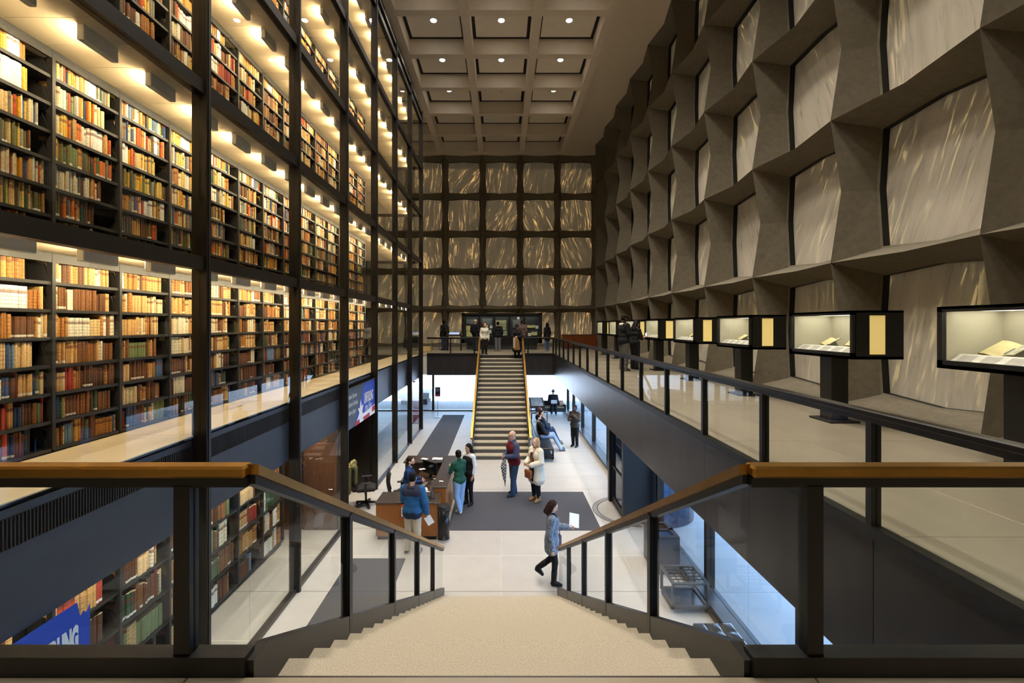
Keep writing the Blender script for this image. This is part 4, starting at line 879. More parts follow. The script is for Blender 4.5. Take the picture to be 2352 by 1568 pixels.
def npmesh(name,V,F,mat):
    me=bpy.data.meshes.new(name); me.from_pydata([tuple(v) for v in V],[],[tuple(int(i) for i in f) for f in F]); me.materials.append(mat)
    me.polygons.foreach_set('use_smooth',[True]*len(me.polygons)); me.update(); return me
MC={}
def cm(c,rough=.8,noise=(40,.12),metal=0):
    k=(c,rough,noise)
    if k not in MC: MC[k]=pm('cloth_%d_%d_%d'%c,c,rough,noise=noise,bump=(90,.15),spec=.25)
    return MC[k]
SKIN={'light':pm('skin_light',(224,178,150),.55,noise=(12,.05)),'tan':pm('skin_tan',(190,138,104),.55,noise=(12,.05)),'brown':pm('skin_brown',(122,82,58),.5,noise=(12,.05)),'dark':pm('skin_dark',(74,50,38),.5,noise=(12,.05))}
EYE_M=pm('eye_dark',(30,24,22),.2); LIP_M=pm('lips',(160,84,78),.5); LENS_M=pm('spectacle_frame',(30,28,28),.3)
HAIRC={'black':pm('hair_black',(17,14,13),.6,noise=(60,.3),spec=.15),'brown':pm('hair_brown',(46,30,22),.6,noise=(60,.3),spec=.15),'blond':pm('hair_blond',(184,146,96),.45,noise=(60,.25)),'red':pm('hair_auburn',(110,48,28),.45,noise=(60,.3)),'grey':pm('hair_grey',(150,146,140),.5,noise=(60,.2))}
def V3(*a): return np.array(a,float)
def person(label, pos, head, H, skin='light', top=None, legs=None, shoes=(30,30,30), hair=('short','black'), arms=None, lg=None, sit=None, lean=0, hyaw=0, hpitch=0, fem=False, vox=.017, extra=(), glasses=False, beard=None, boots=0, hands=True):
    """top = dict(c=colour, hem=z, sl=1 full / .5 short / 0 none, inf=inflate, flare=, yoke=colour, vest=colour, under=colour)  (heights as fractions of H)"""
    sw=.098 if fem else .11
    J={'pel':V3(0,0,.53),'wa':V3(0,0,.62),'ch':V3(0,.005,.735),'sh':V3(0,-.005,.795),'nk':V3(0,0,.83),'hd':V3(0,.012,.925)}
    A={'L':[V3(-sw,0,.795),V3(-sw-.025,-.02,.635),V3(-sw-.015,.03,.49)],'R':[V3(sw,0,.795),V3(sw+.025,-.02,.635),V3(sw+.015,.03,.49)]}
    Lg={'L':[V3(-.05,0,.51),V3(-.053,.012,.28),V3(-.053,-.01,.045)],'R':[V3(.05,0,.51),V3(.053,.012,.28),V3(.053,-.01,.045)]}
    if arms:
        for s in arms: A[s][1]=V3(*arms[s][0]); A[s][2]=V3(*arms[s][1])
    toe={'L':V3(-.01,.085,-.025),'R':V3(.01,.085,-.025)}
    if lg:
        for s in lg:
            Lg[s][1]=V3(*lg[s][0]); Lg[s][2]=V3(*lg[s][1])
            if len(lg[s])>2: toe[s]=V3(*lg[s][2])
    if sit is not None:
        pz=(sit+.085)/H; sh=pz-.53
        for k in J: J[k]=J[k]+V3(0,0,sh)
        for s in A: A[s]=[q+V3(0,0,sh) for q in A[s]]
        for s,sg in (('L',-1),('R',1)):
            Lg[s][0]=V3(sg*.05,0,pz-.01)
            if not lg or s not in lg: Lg[s][1]=V3(sg*.065,.24,pz+.01); Lg[s][2]=V3(sg*.07,.26,.045)
    if lean:
        c,s_=math.cos(R(lean)),math.sin(R(lean)); p0=J['pel']
        def rt(q): d=q-p0; return p0+V3(d[0],d[1]*c+d[2]*s_,-d[1]*s_+d[2]*c)
        for k in J: J[k]=rt(J[k]) if k!='pel' else J[k]
        for s in A: A[s][0]=rt(A[s][0])
        if not arms:
            for s in A: A[s][1]=rt(A[s][1]); A[s][2]=rt(A[s][2])
    w=.9 if fem else 1
    def T(inf=0):
        X=lambda k,dx,dy=0,dz=0: (J[k]+V3(dx,dy,dz)); ip=inf if sit is None else min(inf,.006)
        return [('c',X('sh',-.075*w),X('sh',.075*w),.037+inf*.7,.037+inf*.7),('c',X('ch',-.043*w,.004),X('ch',.043*w,.004),.066*w+inf,.066*w+inf),('c',X('wa',-.03*w),X('wa',.03*w),.056*w+inf,.056*w+inf),
                ('c',X('pel',-.038),X('pel',.038),.064+ip,.064+ip),('c',J['ch'],J['wa'],.062*w+inf,.058*w+inf),('c',J['wa'],J['pel'],.058*w+inf,.06+ip)]
    def ARM(s,inf=0,f=1.0):
        a,b,c=A[s]; o=[('c',a,b,.03*w+inf,.026*w+inf)]
        if f>.6: o.append(('c',b,b+(c-b)*min(1,f),.025*w+inf,.018*w+inf))
        return o
    def LEG(s,inf=0,z=None):
        a,b,c=Lg[s]; return [('c',a,b,.052+inf,.034+inf),('c',b,c,.034+inf,.022+inf*1.1)]
    prims=T()+sum([ARM(s)+LEG(s) for s in 'LR'],[])+[('c',J['nk']-V3(0,0,.03),J['hd']-V3(0,.015,.03),.031*w,.029*w)]
    hv=[];hf=[]
    for s in 'LR':
        a,b,c=A[s]; d=c-b; d/=np.linalg.norm(d); nrm=V3(1 if s=='L' else -1,0,0); nrm=nrm-d*(nrm@d)
        if np.linalg.norm(nrm)<.2: nrm=V3(0,0,-1)-d*(-d[2])
        nrm/=np.linalg.norm(nrm); lat=np.cross(d,nrm); 
        if lat[1]<0: lat=-lat
        prims.append(('c',c,c+d*.036,.0155,.017))
        pe=c+d*.042
        for i in range(4):
            off=lat*(.0155-.0105*i); ln=(.042,.047,.044,.035)[i]; p0=pe+off-d*.006; p1=pe+off+d*ln*.5+nrm*.004; p2=pe+off+d*ln*.85+nrm*.018
            m=MB(); m.tube([Vector(p0*H),Vector(p1*H),Vector(p2*H)],[.0056*H,.0052*H,.004*H],6); hf+=[tuple(i2+len(hv) for i2 in f) for f in m.f]; hv+=m.v
        p0=c+d*.012+lat*.012; p1=p0+lat*.016+d*.018+nrm*.006; p2=p1+d*.02+nrm*.006
        m=MB(); m.tube([Vector(p0*H),Vector(p1*H),Vector(p2*H)],[.0065*H,.006*H,.0045*H],6); hf+=[tuple(i2+len(hv) for i2 in f) for f in m.f]; hv+=m.v
    def sc(pr): return [(p[0],np.array(p[1])*H,np.array(p[2])*H,p[3]*H,p[4]*H) if p[0]=='c' else ('e',np.array(p[1])*H,np.array(p[2])*H) for p in pr]
    for s in 'LR': a,b,c=Lg[s]; prims.append(('c',c-V3(0,.015,.02),c+toe[s]*.9,.02,.016))
    V,F=sdf_mesh(sc(prims),vox,.018)
    # head in head space then turned
    cy,sy=math.cos(R(hyaw)),math.sin(R(hyaw)); cp,sp=math.cos(R(hpitch)),math.sin(R(hpitch)); hc=J['hd']
    def hr(q):
        q=np.asarray(q,float); x,y,z=q[...,0],q[...,1],q[...,2]; y,z=y*cp+z*sp,-y*sp+z*cp; x,y=x*cy+y*sy,-x*sy+y*cy
        return np.stack([x,y,z],-1)+hc
    hp=[('e',V3(0,-.006,.018),V3(.0435,.055,.049)),('e',V3(0,.012,-.02),V3(.034,.04,.043)),('c',V3(0,.05,.004),V3(0,.0585,-.014),.006,.0085),('c',V3(0,.034,-.055),V3(0,.036,-.05),.014,.014),
        ('e',V3(.044,-.006,-.004),V3(.008,.014,.019)),('e',V3(-.044,-.006,-.004),V3(.008,.014,.019)),('c',V3(-.02,.042,.012),V3(.02,.042,.012),.01,.01),('c',V3(-.011,.046,-.034),V3(.011,.046,-.034),.0065,.0065),('c',V3(0,-.02,-.04),V3(0,-.015,-.085),.029*w,.029*w)]
    V2,F2=sdf_mesh(sc(hp),max(.0075,vox*.5),.01); V2=hr(V2/H)*H
    body=npmesh('person',np.concatenate([V,V2,np.array(hv)]),[tuple(f) for f in F]+[tuple(f+len(V)) for f in F2]+[tuple(i+len(V)+len(V2) for i in f) for f in hf],SKIN[skin])
    o=link('person',body,None,pos,(0,0,-R(head)),label=label,cat='person')
    def part(name,pr,mat,vx=None,k=.02,fold=0,hs=False):
        v,f=sdf_mesh(sc(pr),vx or vox,k,fold)
        if hs: v=hr(v/H)*H
        return link(name,npmesh(name,v,f,mat),o)
    for sx in (-1,1): part('eye',[('e',V3(sx*.0175,.0485,.004),V3(.007,.0045,.0045))],EYE_M,.004,.002,hs=True)
    part('mouth',[('c',V3(-.013,.0495,-.035),V3(.013,.0495,-.035),.0042,.0042)],LIP_M,.004,.002,hs=True)
    if glasses:
        m=MB()
        for sx in (-1,1): m.tube([Vector(hr(V3(sx*.018+.013*math.cos(a),.056,.004+.010*math.sin(a)))*H) for a in [i*math.pi/5 for i in range(11)]],.0025,5)
        m.tube([Vector(hr(V3(-.046,0,.006))*H),Vector(hr(V3(-.031,.054,.006))*H),Vector(hr(V3(.031,.054,.006))*H),Vector(hr(V3(.046,0,.006))*H)],.002,5); m.obj('spectacles',LENS_M,o)
    if beard: part('beard',[('e',V3(0,.022,-.04),V3(.036,.034,.028))],HAIRC[beard],.008,.01,hs=True)
    # clothing
    if legs:
        inf=legs.get('inf',.008)
        if legs.get('skirt'):
            hz=legs['skirt']; part('skirt',[('c',J['wa']-V3(.028,0,.02),J['wa']-V3(-.028,0,.02),.06,.06),('c',J['pel']-V3(.04,0,0),J['pel']+V3(.04,0,0),.068,.068),('c',V3(-.035,0,.48),V3(-.045,0,hz+.05),.06,.06),('c',V3(.035,0,.48),V3(.045,0,hz+.05),.06,.06),('c',V3(0,0,.5),V3(0,0,hz+.05),.065,.07)],cm(legs['c']))
            part('leggings',LEG('L',.004)+LEG('R',.004),cm(legs.get('c2',(24,24,26))))
        else: part('trousers',LEG('L',inf)+LEG('R',inf)+[('c',J['pel']-V3(.038,0,0),J['pel']+V3(.038,0,0),.068,.068),('c',J['wa']-V3(.025,0,.04),J['wa']-V3(-.025,0,.04),.053*w,.053*w)],cm(legs['c'],.85),fold=.0016)
    for s in 'LR':
        a,b,c=Lg[s]; t_=toe[s]; pr=[('c',c-V3(0,.012,.014),c+t_*.55,.027,.024),('c',c+t_*.55,c+t_,.024,.019),('c',c-V3(0,.01,.022),c+t_+V3(0,0,-.004),.02,.017)]
        if boots: pr.append(('c',c+V3(0,0,.005),c+(b-c)*boots,.031,.037))
        q=part('boot' if boots else 'shoe',pr,cm(shoes,.55),max(.011,vox*.7),.012)
    if top:
        inf=top.get('inf',.012); hem=top.get('hem',.47); sl=top.get('sl',1); fl=top.get('flare',0)
        pr=T(inf)
        if hem<.5 and sit is None:
            ow=.0 
            for sx in (-1,1): pr.append(('c',J['pel']+V3(sx*.036,-.004,0),V3(sx*(.04+fl*.5)+J['pel'][0]*0,-.004,hem+.055),.066+inf,.058+inf+fl*.6))
        coatm=cm(top['c'],top.get('rough',.8),top.get('noise',(40,.14)))
        if sl and not top.get('slc'):
            for s in 'LR': pr+=ARM(s,inf*.9,sl)
        if top.get('slc'):
            for s in 'LR': part('sleeve',ARM(s,inf*.9,sl),cm(top['slc']))
        if top.get('collar'): pr.append(('c',J['nk']-V3(0,.01,.018),J['nk']+V3(0,-.012,.012),.042,.04))
        part(top.get('name','jacket'),pr,coatm,fold=.0022)
        if top.get('vest'): part('vest',[('c',p[1],p[2],p[3]+.008,p[4]+.008) for p in T(inf)[1:]]+[('c',J['sh']-V3(.055,0,0),J['sh']+V3(.055,0,0),.045,.045)],cm(top['vest']))
        if top.get('hood'): part('hood',[('c',J['nk']+V3(-.03,-.042,-.012),J['nk']+V3(.03,-.042,-.012),.028,.028),('c',J['nk']+V3(-.045,-.01,-.005),J['nk']+V3(-.03,-.045,-.012),.022,.03),('c',J['nk']+V3(.045,-.01,-.005),J['nk']+V3(.03,-.045,-.012),.022,.03)],cm(top['hood']))
        if top.get('under'): part('shirt_front',[('c',J['ch']+V3(-.012,.055+inf*.9,.03),J['wa']+V3(-.012,.05+inf*.9,-.03),.022,.025),('c',J['ch']+V3(.012,.055+inf*.9,.03),J['wa']+V3(.012,.05+inf*.9,-.03),.022,.025)],cm(top['under']))
        if top.get('yoke'): part('yoke',[('c',p[1],p[2],p[3]+.004,p[4]+.004) for p in [T(inf)[0]]]+[('c',J['sh']+V3(-.062,-.018,-.03),J['sh']+V3(.062,-.018,-.03),.046+inf,.046+inf)],cm(top['yoke']))
        if top.get('band'): part('hem_band',[('c',J['pel']+V3(sx*.038,-.004,-.02),V3(sx*.042,-.004,hem+.055),.07+inf,.062+inf) for sx in (-1,1)],cm(top['band']))
    hs,hcol=hair; hm=HAIRC.get(hcol) or cm(hcol)
    if hs=='bald': part('hair_fringe',[('e',V3(0,-.03,.0),V3(.044,.034,.022))],HAIRC['grey'],.008,.006,hs=True)
    elif hs in('short','long','bun','bob','pony'):
        pr=[('e',V3(0,-.014,.026),V3(.049,.056,.05)),('e',V3(0,-.03,-.005),V3(.046,.036,.045))]
        if hs in('long','bob'):
            zz=-.09 if hs=='bob' else -.16
            pr+=[('c',V3(-.036,-.03,.01),V3(-.046,-.03,zz),.024,.022),('c',V3(.036,-.03,.01),V3(.046,-.03,zz),.024,.022),('c',V3(0,-.04,.0),V3(0,-.052,zz),.036,.034),('c',V3(-.042,.0,.02),V3(-.046,-.005,-.05),.014,.018),('c',V3(.042,.0,.02),V3(.046,-.005,-.05),.014,.018)]
        if hs=='bun': pr.append(('e',V3(0,-.066,.0),V3(.024,.022,.024)))
        if hs=='pony': pr+=[('c',V3(0,-.06,.02),V3(0,-.075,-.1),.02,.014)]
        part('hair',pr,hm,max(.009,vox*.6),.014,fold=.0018,hs=True)
    elif hs in('cap','beanie'):
        part('hair',[('e',V3(0,-.03,-.005),V3(.046,.036,.04))],HAIRC['black'],.01,.01,hs=True)
        pr=[('e',V3(0,-.008,.034),V3(.051,.06,.042))]
        if hs=='cap': pr+=[('c',V3(-.022,.05,.024),V3(-.018,.09,.016),.009,.007),('c',V3(.022,.05,.024),V3(.018,.09,.016),.009,.007),('c',V3(0,.05,.026),V3(0,.094,.018),.009,.007)]
        else: pr+=[('e',V3(0,-.012,.03),V3(.054,.062,.03)),('e',V3(0,-.02,.092),V3(.02,.02,.02))]
        part('cap' if hs=='cap' else 'knit_hat',pr,hm,.009,.012,hs=True)
    for nm,pr,c in extra: part(nm,pr,cm(c))
    o['_A']=0; del o['_A']
    def wp(q):
        q=np.array(q)*H; a=-R(head); return Vector((pos[0]+q[0]*math.cos(a)-q[1]*math.sin(a),pos[1]+q[0]*math.sin(a)+q[1]*math.cos(a),pos[2]+q[2]))
    return o,A,wp
def hand_at(A,s,wp,f=.06):
    a,b,c=A[s]; d=(c-b)/np.linalg.norm(c-b); return wp(c+d*f)
def sheet_held(p,rot,w,h,label,mat=None,down=False):
    t=thing('paper_sheet',label,'paper',p); t.rotation_euler=rot; m=MB(); m.box(-w/2,w/2,-.0015,.0015,*((.02-h,.02) if down else (-.02,h-.02))); m.obj('sheet',mat or M['white'],t)
g0=G
# 1 man at the low desk top
o,A,wp=person('person in a blue padded jacket and khaki trousers standing at the low desk top',(-1.93,9.9,G),8,1.75,'tan',dict(c=(38,92,142),hem=.45,inf=.024,yoke=(44,50,70),band=(36,48,74),hood=(44,50,70)),dict(c=(196,184,164),inf=.014),(60,58,60),('short','black'),
  arms={'L':[(-.135,.05,.645),(-.06,.15,.6)],'R':[(.155,-.0,.64),(.165,.04,.5)]},lg={'L':[(-.055,.015,.28),(-.07,-.005,.045)],'R':[(.055,.01,.28),(.075,-.02,.045)]},hpitch=18,vox=.015)
sheet_held(hand_at(A,'R',wp,.075),(R(8),R(-28),R(15)),.15,.22,'folded white leaflet held low by the blue-jacketed person',down=True)
# 2 receptionist
person('bearded person with glasses in a navy shirt seated behind the desk',(-2.5,12.1,G),82,1.76,'light',dict(c=(30,58,108),hem=.47,inf=.014,collar=1,name='shirt'),dict(c=(34,34,40)),(26,26,26),('short','brown'),sit=.55,lg={'L':[(-.065,.24,.335),(-.07,.26,.045)],'R':[(.065,.24,.335),(.07,.26,.045)]},arms={'L':[(-.14,.05,.65),(-.06,.2,.628)],'R':[(.14,.05,.65),(.06,.2,.628)]},lean=6,hyaw=18,glasses=True,beard='brown',vox=.016)
# 3 green sweater
person('person in a green sweater and pale jeans leaning on the tall counter',(-1.1,11.95,G+.012),-38,1.66,'light',dict(c=(34,82,66),hem=.53,inf=.011,name='sweater',collar=1),dict(c=(150,184,222),inf=.013),(232,230,226),('bun','black'),arms={'L':[(-.12,.07,.66),(-.06,.19,.70)],'R':[(.12,.06,.64),(.03,.18,.63)]},lg={'L':[(-.05,.015,.28),(.0,-.01,.04)],'R':[(.05,.02,.28),(.035,.03,.04)]},fem=True,hyaw=15,lean=4,vox=.015)
# 4 black dress
person('person in a black dress with white shrug and long dark hair beside the tall counter',(-.9,12.55,G+.012),218,1.68,'tan',dict(c=(22,22,26),hem=.55,sl=.72,inf=.011,name='dress_top',slc=(236,236,240),yoke=(236,236,240)),dict(c=(20,20,24),skirt=.36,c2=(22,22,26)),(22,22,24),('long','black'),arms={'L':[(-.13,-.01,.64),(-.12,.03,.49)],'R':[(.12,.05,.64),(.06,.15,.62)]},fem=True,hpitch=14,vox=.015)
# 5 bald man
o,A,wp=person('bald person in a dark red vest and jeans carrying a checked umbrella',(.37,13.25,G+.012),-112,1.88,'light',dict(c=(70,78,108),hem=.49,inf=.016,vest=(104,24,32),under=(40,38,40),collar=1,name='shirt'),dict(c=(50,72,100),inf=.013),(40,46,66),('bald','grey'),arms={'L':[(-.135,.03,.64),(-.05,.15,.62)],'R':[(.14,.02,.64),(.05,.15,.61)]},lg={'L':[(-.05,.03,.28),(-.06,.05,.045)],'R':[(.05,.0,.28),(.06,-.04,.045)]},glasses=True,hpitch=8,lean=3,vox=.015)
p=hand_at(A,'L',wp,.03)
def plaid(name):
    m,nt,N,L,b=nodes(name); tc=N.new('ShaderNodeTexCoord'); ck=N.new('ShaderNodeTexChecker'); ck.inputs['Scale'].default_value=24; ck.inputs[1].default_value=(.55,.52,.48,1); ck.inputs[2].default_value=(.02,.02,.022,1); L.new(tc.outputs['Object'],ck.inputs[0]); L.new(ck.outputs[0],b.inputs['Base Color']); b.inputs['Roughness'].default_value=.8; return m
t=thing('umbrella','folded black and white checked umbrella hanging from the hands of the bald person','umbrella',(p.x,p.y,p.z-.075)); pl=plaid('checked_cloth')
m=MB(); m.tube([(0,0,.03),(-.02,0,-.2),(.0,0,-.5),(.015,0,-.62)],[.04,.09,.055,.03],7); m.obj('canopy',pl,t); m=MB(); m.tube([(.015,0,-.6),(.02,0,-.78)],[.022,.005],7); m.obj('tip',M['plastic'],t); m=MB(); m.tube([(0,0,.0),(0,0,.085),(-.02,0,.105),(-.045,0,.085)],.012,8); m.obj('handle',M['plastic'],t,smooth=True)
# 6 blonde woman in white coat
o,A,wp=person('blond person in a long white padded coat with a fur hood and tan boots',(.98,12.8,G+.012),-128,1.78,'light',dict(c=(232,226,208),hem=.30,inf=.028,flare=.025,under=(104,50,36),hood=(150,136,116),name='coat'),dict(c=(28,28,32)),(170,128,82),('bob','blond'),arms={'L':[(-.15,.03,.64),(-.05,.14,.6)],'R':[(.15,.0,.64),(.1,.13,.60)]},fem=True,boots=.85,hpitch=-8,hyaw=-10,vox=.015,extra=[('dress_front',[('c',V3(-.02,.075,.6),V3(-.02,.055,.36),.035,.045),('c',V3(.02,.075,.6),V3(.02,.055,.36),.035,.045)],(26,26,30))])
p=wp((.02,.148,.45)); t=thing('shoulder_bag','small brown leather shoulder bag hanging in front of the white-coated person','bag',p,R(128)); m=MB(); m.bbox(-.13,.13,-.04,.04,-.12,.1,.02); m.obj('body',pm('brown_bag_leather',(140,82,40),.5),t); B(-.135,.135,-.046,.046,.0,.11,'flap',pm('brown_flap',(154,92,46),.45),t,.02)
m=MB(); m.tube([(-.1,0,.1),(-.08,-.02,.3),(-.09,-.06,.52),(-.1,-.13,.66),(-.1,-.24,.735)],.008,6); m.obj('strap',bpy.data.materials['brown_flap'],t)
p=wp((.12,-.1,.0)); t=thing('closed_umbrella','thin dark closed umbrella behind the white-coated person','umbrella',(p.x,p.y,G+.012)); m=MB(); m.tube([(.06,0,.0),(0,0,.3),(-.03,0,.62)],[.006,.02,.028],8); m.obj('canopy',M['plastic'],t); m=MB(); m.tube([(-.03,0,.6),(-.05,0,.78)],.01,8); m.obj('handle',M['darkwood'],t)
# 7 woman in grey coat, walking with a sheet
o,A,wp=person('person in a speckled grey coat and black boots walking with a white sheet',(.97,8.72,G),96,1.60,'light',dict(c=(112,122,136),hem=.39,inf=.02,flare=.014,noise=(26,.75),name='coat'),dict(c=(20,20,24),inf=.004),(18,18,20),('bob','brown'),
  arms={'L':[(-.12,.06,.64),(-.12,.19,.635)],'R':[(.128,-.03,.63),(.135,.0,.475)]},lg={'R':[(.052,.035,.28),(.05,.02,.045)],'L':[(-.052,.0,.285),(-.05,-.17,.15),(0,.055,-.07)]},fem=True,boots=.5,hpitch=22,hyaw=4,vox=.011,extra=[('scarf',[('c',V3(-.02,.012,.825),V3(.02,.012,.825),.03,.03),('c',V3(0,.04,.81),V3(0,.065,.77),.02,.014)],(22,24,30))])
p=hand_at(A,'L',wp,.06); sheet_held((p.x+.03,p.y,p.z+.02),(R(-35),R(14),R(8)),.2,.26,'white sheet of paper held up by the grey-coated person')
p=wp((-.182,.05,.45)); t=thing('handbag','purple-brown handbag hanging at the far side of the grey-coated person','bag',p,R(10)); m=MB(); m.bbox(-.11,.11,-.05,.05,-.14,.1,.03); m.obj('body',pm('plum_leather',(84,62,72),.5),t); m=MB(); m.tube([(-.08,0,.09),(-.06,0,.3),(.0,0,.42),(.06,0,.28),(.08,0,.09)],.008,6); m.obj('strap',bpy.data.materials['plum_leather'],t)
# 8 man by the window
person('person in a brown leather jacket and black trousers standing by the windows',(3.0,18.55,G),-140,1.70,'dark',dict(c=(72,62,54),hem=.47,inf=.022,rough=.45,name='jacket'),dict(c=(24,24,26),inf=.012),(22,20,20),('short','black'),arms={'L':[(-.13,.05,.66),(-.05,.13,.76)],'R':[(.14,.03,.64),(.02,.11,.66)]},vox=.016)
# 9-11 seated visitors
person('person in a black jacket and pale jeans seated at one end of the rolling bench',(1.62,18.0,G),88,1.78,'light',dict(c=(26,28,30),hem=.47,inf=.02),dict(c=(150,172,204),inf=.012),(90,96,100),('short','black'),sit=.52,lean=-14,lg={'L':[(-.06,.24,.35),(-.05,.42,.05)],'R':[(.06,.24,.34),(.08,.40,.05)]},arms={'L':[(-.12,.04,.6),(-.03,.14,.55)],'R':[(.12,.04,.6),(.04,.14,.55)]},beard='black',vox=.017)
person('person in a navy jacket and dark jeans seated on the rolling bench',(1.72,19.0,G),84,1.76,'light',dict(c=(32,42,68),hem=.47,inf=.018),dict(c=(52,66,96),inf=.012),(120,120,112),('short','brown'),sit=.52,lean=-6,lg={'L':[(-.06,.24,.35),(-.05,.40,.05)],'R':[(.06,.24,.34),(.08,.38,.05)]},arms={'L':[(-.12,.06,.62),(-.03,.17,.57)],'R':[(.12,.06,.62),(.04,.17,.57)]},vox=.017)
person('auburn-haired person in a tan top seated with hands raised',(1.66,19.75,G),60,1.70,'light',dict(c=(192,154,112),hem=.5,inf=.012,name='sweater'),dict(c=(60,60,66)),(40,40,40),('short','red'),sit=.52,arms={'L':[(-.1,.1,.66),(-.03,.09,.78)],'R':[(.1,.1,.66),(.03,.09,.78)]},fem=True,vox=.018)
# 12 laptop
o,A,wp=person('person in a knit hat and black coat seated with a laptop by the far window',(2.91,25.55,G),182,1.70,'light',dict(c=(26,28,36),hem=.47,inf=.026,name='coat'),dict(c=(24,26,34),inf=.012),(150,150,150),('beanie',(52,66,72)),sit=.45,arms={'L':[(-.14,.05,.62),(-.05,.17,.57)],'R':[(.14,.05,.62),(.05,.17,.57)]},hpitch=24,vox=.019)
p=wp((0,.235,.374)); t=thing('laptop','silver laptop open on the lap of the hat-wearing person','laptop',(p.x,p.y,p.z)); B(-.16,.16,-.11,.11,0,.015,'keyboard_base',M['steelgrey'],t,.004); m=MB(); m.prism([(-.115,.012),(-.165,.21),(-.158,.214),(-.108,.014)],'x',-.16,.16); q=m.obj('lid',pm('pale_silver',(222,222,224),.4),t); fixn(q.data)
t=thing('tote_bag','patterned tan and pink tote bag on the far window bench','bag',(3.37,25.5,G+.43)); m=MB(); m.bbox(-.12,.12,-.08,.08,0,.26,.03); m.obj('body',pm('patterned_cloth',(204,158,130),.8,noise=(14,.5)),t); m=MB(); m.tube([(-.08,0,.25),(-.06,0,.38),(.06,0,.38),(.08,0,.25)],.01,6); m.obj('handle',M['wood'],t)
# 13-19 visitors on the far landing
bp=lambda c:[('backpack',[('c',V3(-.035,-.11,.76),V3(-.035,-.12,.62),.055,.06),('c',V3(.035,-.11,.76),V3(.035,-.12,.62),.055,.06)],c)]
person('person in a black cap and jacket with a backpack, facing the kiosk screen side',(-3.42,27.2,0),-50,1.80,'dark',dict(c=(24,24,26),hem=.47,inf=.018),dict(c=(58,66,84),inf=.012),(24,24,24),('cap',(24,24,28)),extra=bp((34,36,38)),vox=.02)
person('white-haired person with a black backpack behind the stair head',(-1.5,26.3,0),40,1.84,'light',dict(c=(28,28,32),hem=.47,inf=.016),dict(c=(56,60,70),inf=.012),(30,30,30),('bald','grey'),extra=bp((22,22,24)),vox=.02)
person('person in a cream top and dark trousers with wavy auburn hair at the stair head',(-.86,23.15,0),158,1.62,'light',dict(c=(222,216,196),hem=.5,inf=.016,name='sweater'),dict(c=(36,32,32),inf=.014),(60,50,46),('long','red'),hyaw=-25,fem=True,vox=.018,arms={'R':[(.125,-.01,.64),(.135,.06,.52)],'L':[(-.125,-.02,.635),(-.13,.02,.49)]})
person('person in a black jacket and grey trousers facing the vitrine',(-.2,26.0,0),-8,1.70,'tan',dict(c=(26,26,30),hem=.47,inf=.024,hood=(26,26,30)),dict(c=(112,112,118),inf=.016),(196,186,170),('short','black'),vox=.02)
o,A,wp=person('person in a dark cap and long coat stepping down the far stairs',(.78,22.7,-.165),186,1.70,'light',dict(c=(30,28,30),hem=.2,inf=.022,flare=.02,name='coat',under=(24,24,28)),dict(c=(26,26,28)),(22,22,24),('cap',(26,24,28)),arms={'L':[(-.14,.04,.64),(-.03,.13,.63)],'R':[(.14,.04,.64),(.05,.13,.62)]},hpitch=26,fem=True,vox=.018)
p=wp((.01,.185,.6)); t=thing('carried_coat','brown coat folded over the arm of the person stepping down','coat',p); m=MB(); m.tube([(0,0,.03),(.02,.0,-.15),(.03,0,-.4),(.04,0,-.58)],[.06,.12,.15,.17],9); m.obj('folded_coat',pm('camel_wool',(134,98,58),.9,noise=(20,.3)),t,scale=(1,.5,1)); B(-.15,-.05,-.095,-.06,-.5,.03,'sleeve',pm('pale_lining',(196,178,150),.9),t,.01)
person('person in a brown blazer with dark hair standing behind the stair railing',(1.15,25.2,0),18,1.80,'brown',dict(c=(96,78,72),hem=.45,inf=.02,collar=1),dict(c=(50,46,48),inf=.012),(30,30,30),('short','brown'),vox=.02)
person('person in a black coat and blue jeans standing at the right end of the vitrine',(2.62,26.0,0),-35,1.64,'light',dict(c=(22,22,25),hem=.38,inf=.02,name='coat'),dict(c=(74,98,128),inf=.012),(200,190,186),('long','black'),fem=True,vox=.02)
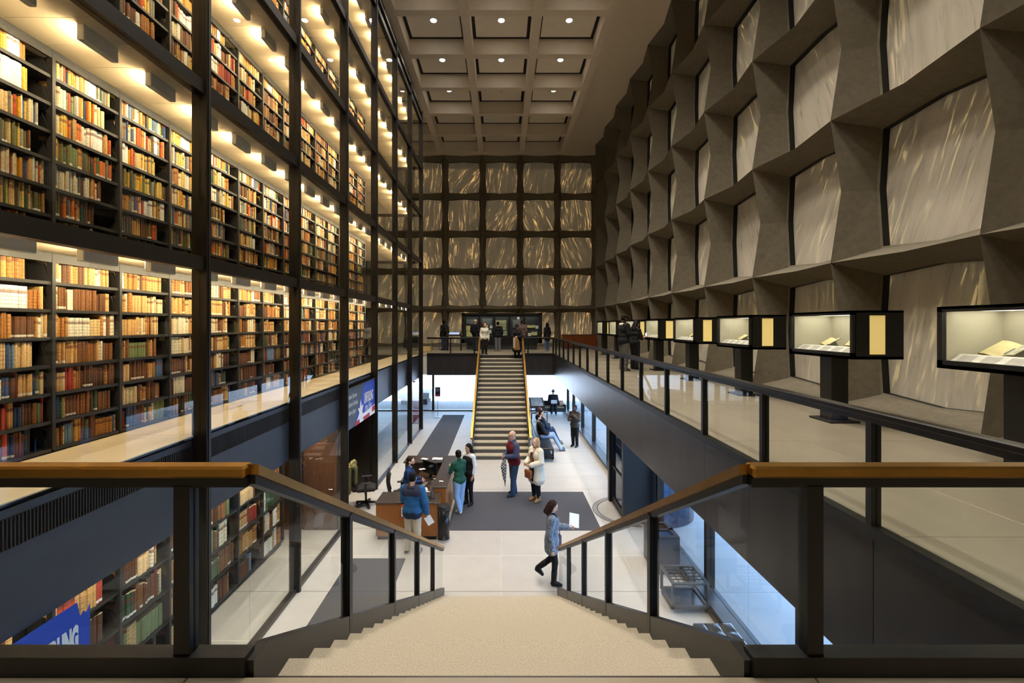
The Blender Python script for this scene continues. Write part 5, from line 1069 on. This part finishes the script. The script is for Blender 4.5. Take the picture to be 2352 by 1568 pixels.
# 20-21 couple by the display cases
person('person in a black jacket with white hood and a dark cap beside the display cases',(4.0,14.85,0),76,1.84,'dark',dict(c=(24,25,26),hem=.46,inf=.026,hood=(214,206,194)),dict(c=(92,90,86),inf=.022),(70,70,70),('cap',(34,26,26)),arms={'R':[(.145,.02,.66),(.1,.17,.655)],'L':[(-.14,.03,.65),(-.05,.18,.66)]},hpitch=14,vox=.016)
o,A,wp=person('long-haired person in black clothes looking at a phone beside the display cases',(4.5,15.35,0),64,1.66,'tan',dict(c=(22,22,24),hem=.45,inf=.018,sl=.55,name='shirt'),dict(c=(30,30,32),inf=.02),(40,34,34),('long','black'),arms={'R':[(.12,.07,.63),(.08,.2,.66)],'L':[(-.12,.06,.63),(-.02,.18,.66)]},hpitch=30,fem=True,lean=5,vox=.016)
p=hand_at(A,'R',wp,.05); t=thing('phone','small bright phone held by the long-haired person','phone',p,R(-60)); B(-.035,.035,-.005,.005,-.02,.12,'body',M['plastic'],t,.003); B(-.03,.03,-.007,-.005,-.01,.11,'screen',emi('phone_glow',(.8,.9,1),1.6),t)
# olive jacket over the office chair
t=thing('olive_jacket','olive green padded jacket draped over the back of the office chair','jacket',(-4.02,12.42,G),R(-75))
V,F=sdf_mesh([('c',V3(-.2,0,1.13),V3(.2,0,1.13),.07,.07),('c',V3(-.17,-.1,1.1),V3(-.24,-.16,.52),.06,.1),('c',V3(.17,-.1,1.1),V3(.22,-.16,.5),.06,.1),('c',V3(0,-.1,1.1),V3(0,-.17,.5),.07,.1),('c',V3(-.1,0,1.18),V3(.1,0,1.2),.06,.06),('c',V3(.2,.05,1.12),V3(.24,.06,.72),.05,.045)],.016,.03,.004)
link('jacket_body',npmesh('jacket_body',V,F,cm((112,108,66))),t)
V,F=sdf_mesh([('c',V3(-.08,.0,1.22),V3(.08,.02,1.24),.05,.05),('c',V3(-.1,-.06,1.18),V3(.1,-.06,1.18),.05,.05)],.014,.03,.003); link('hood',npmesh('hood',V,F,cm((132,128,86))),t)
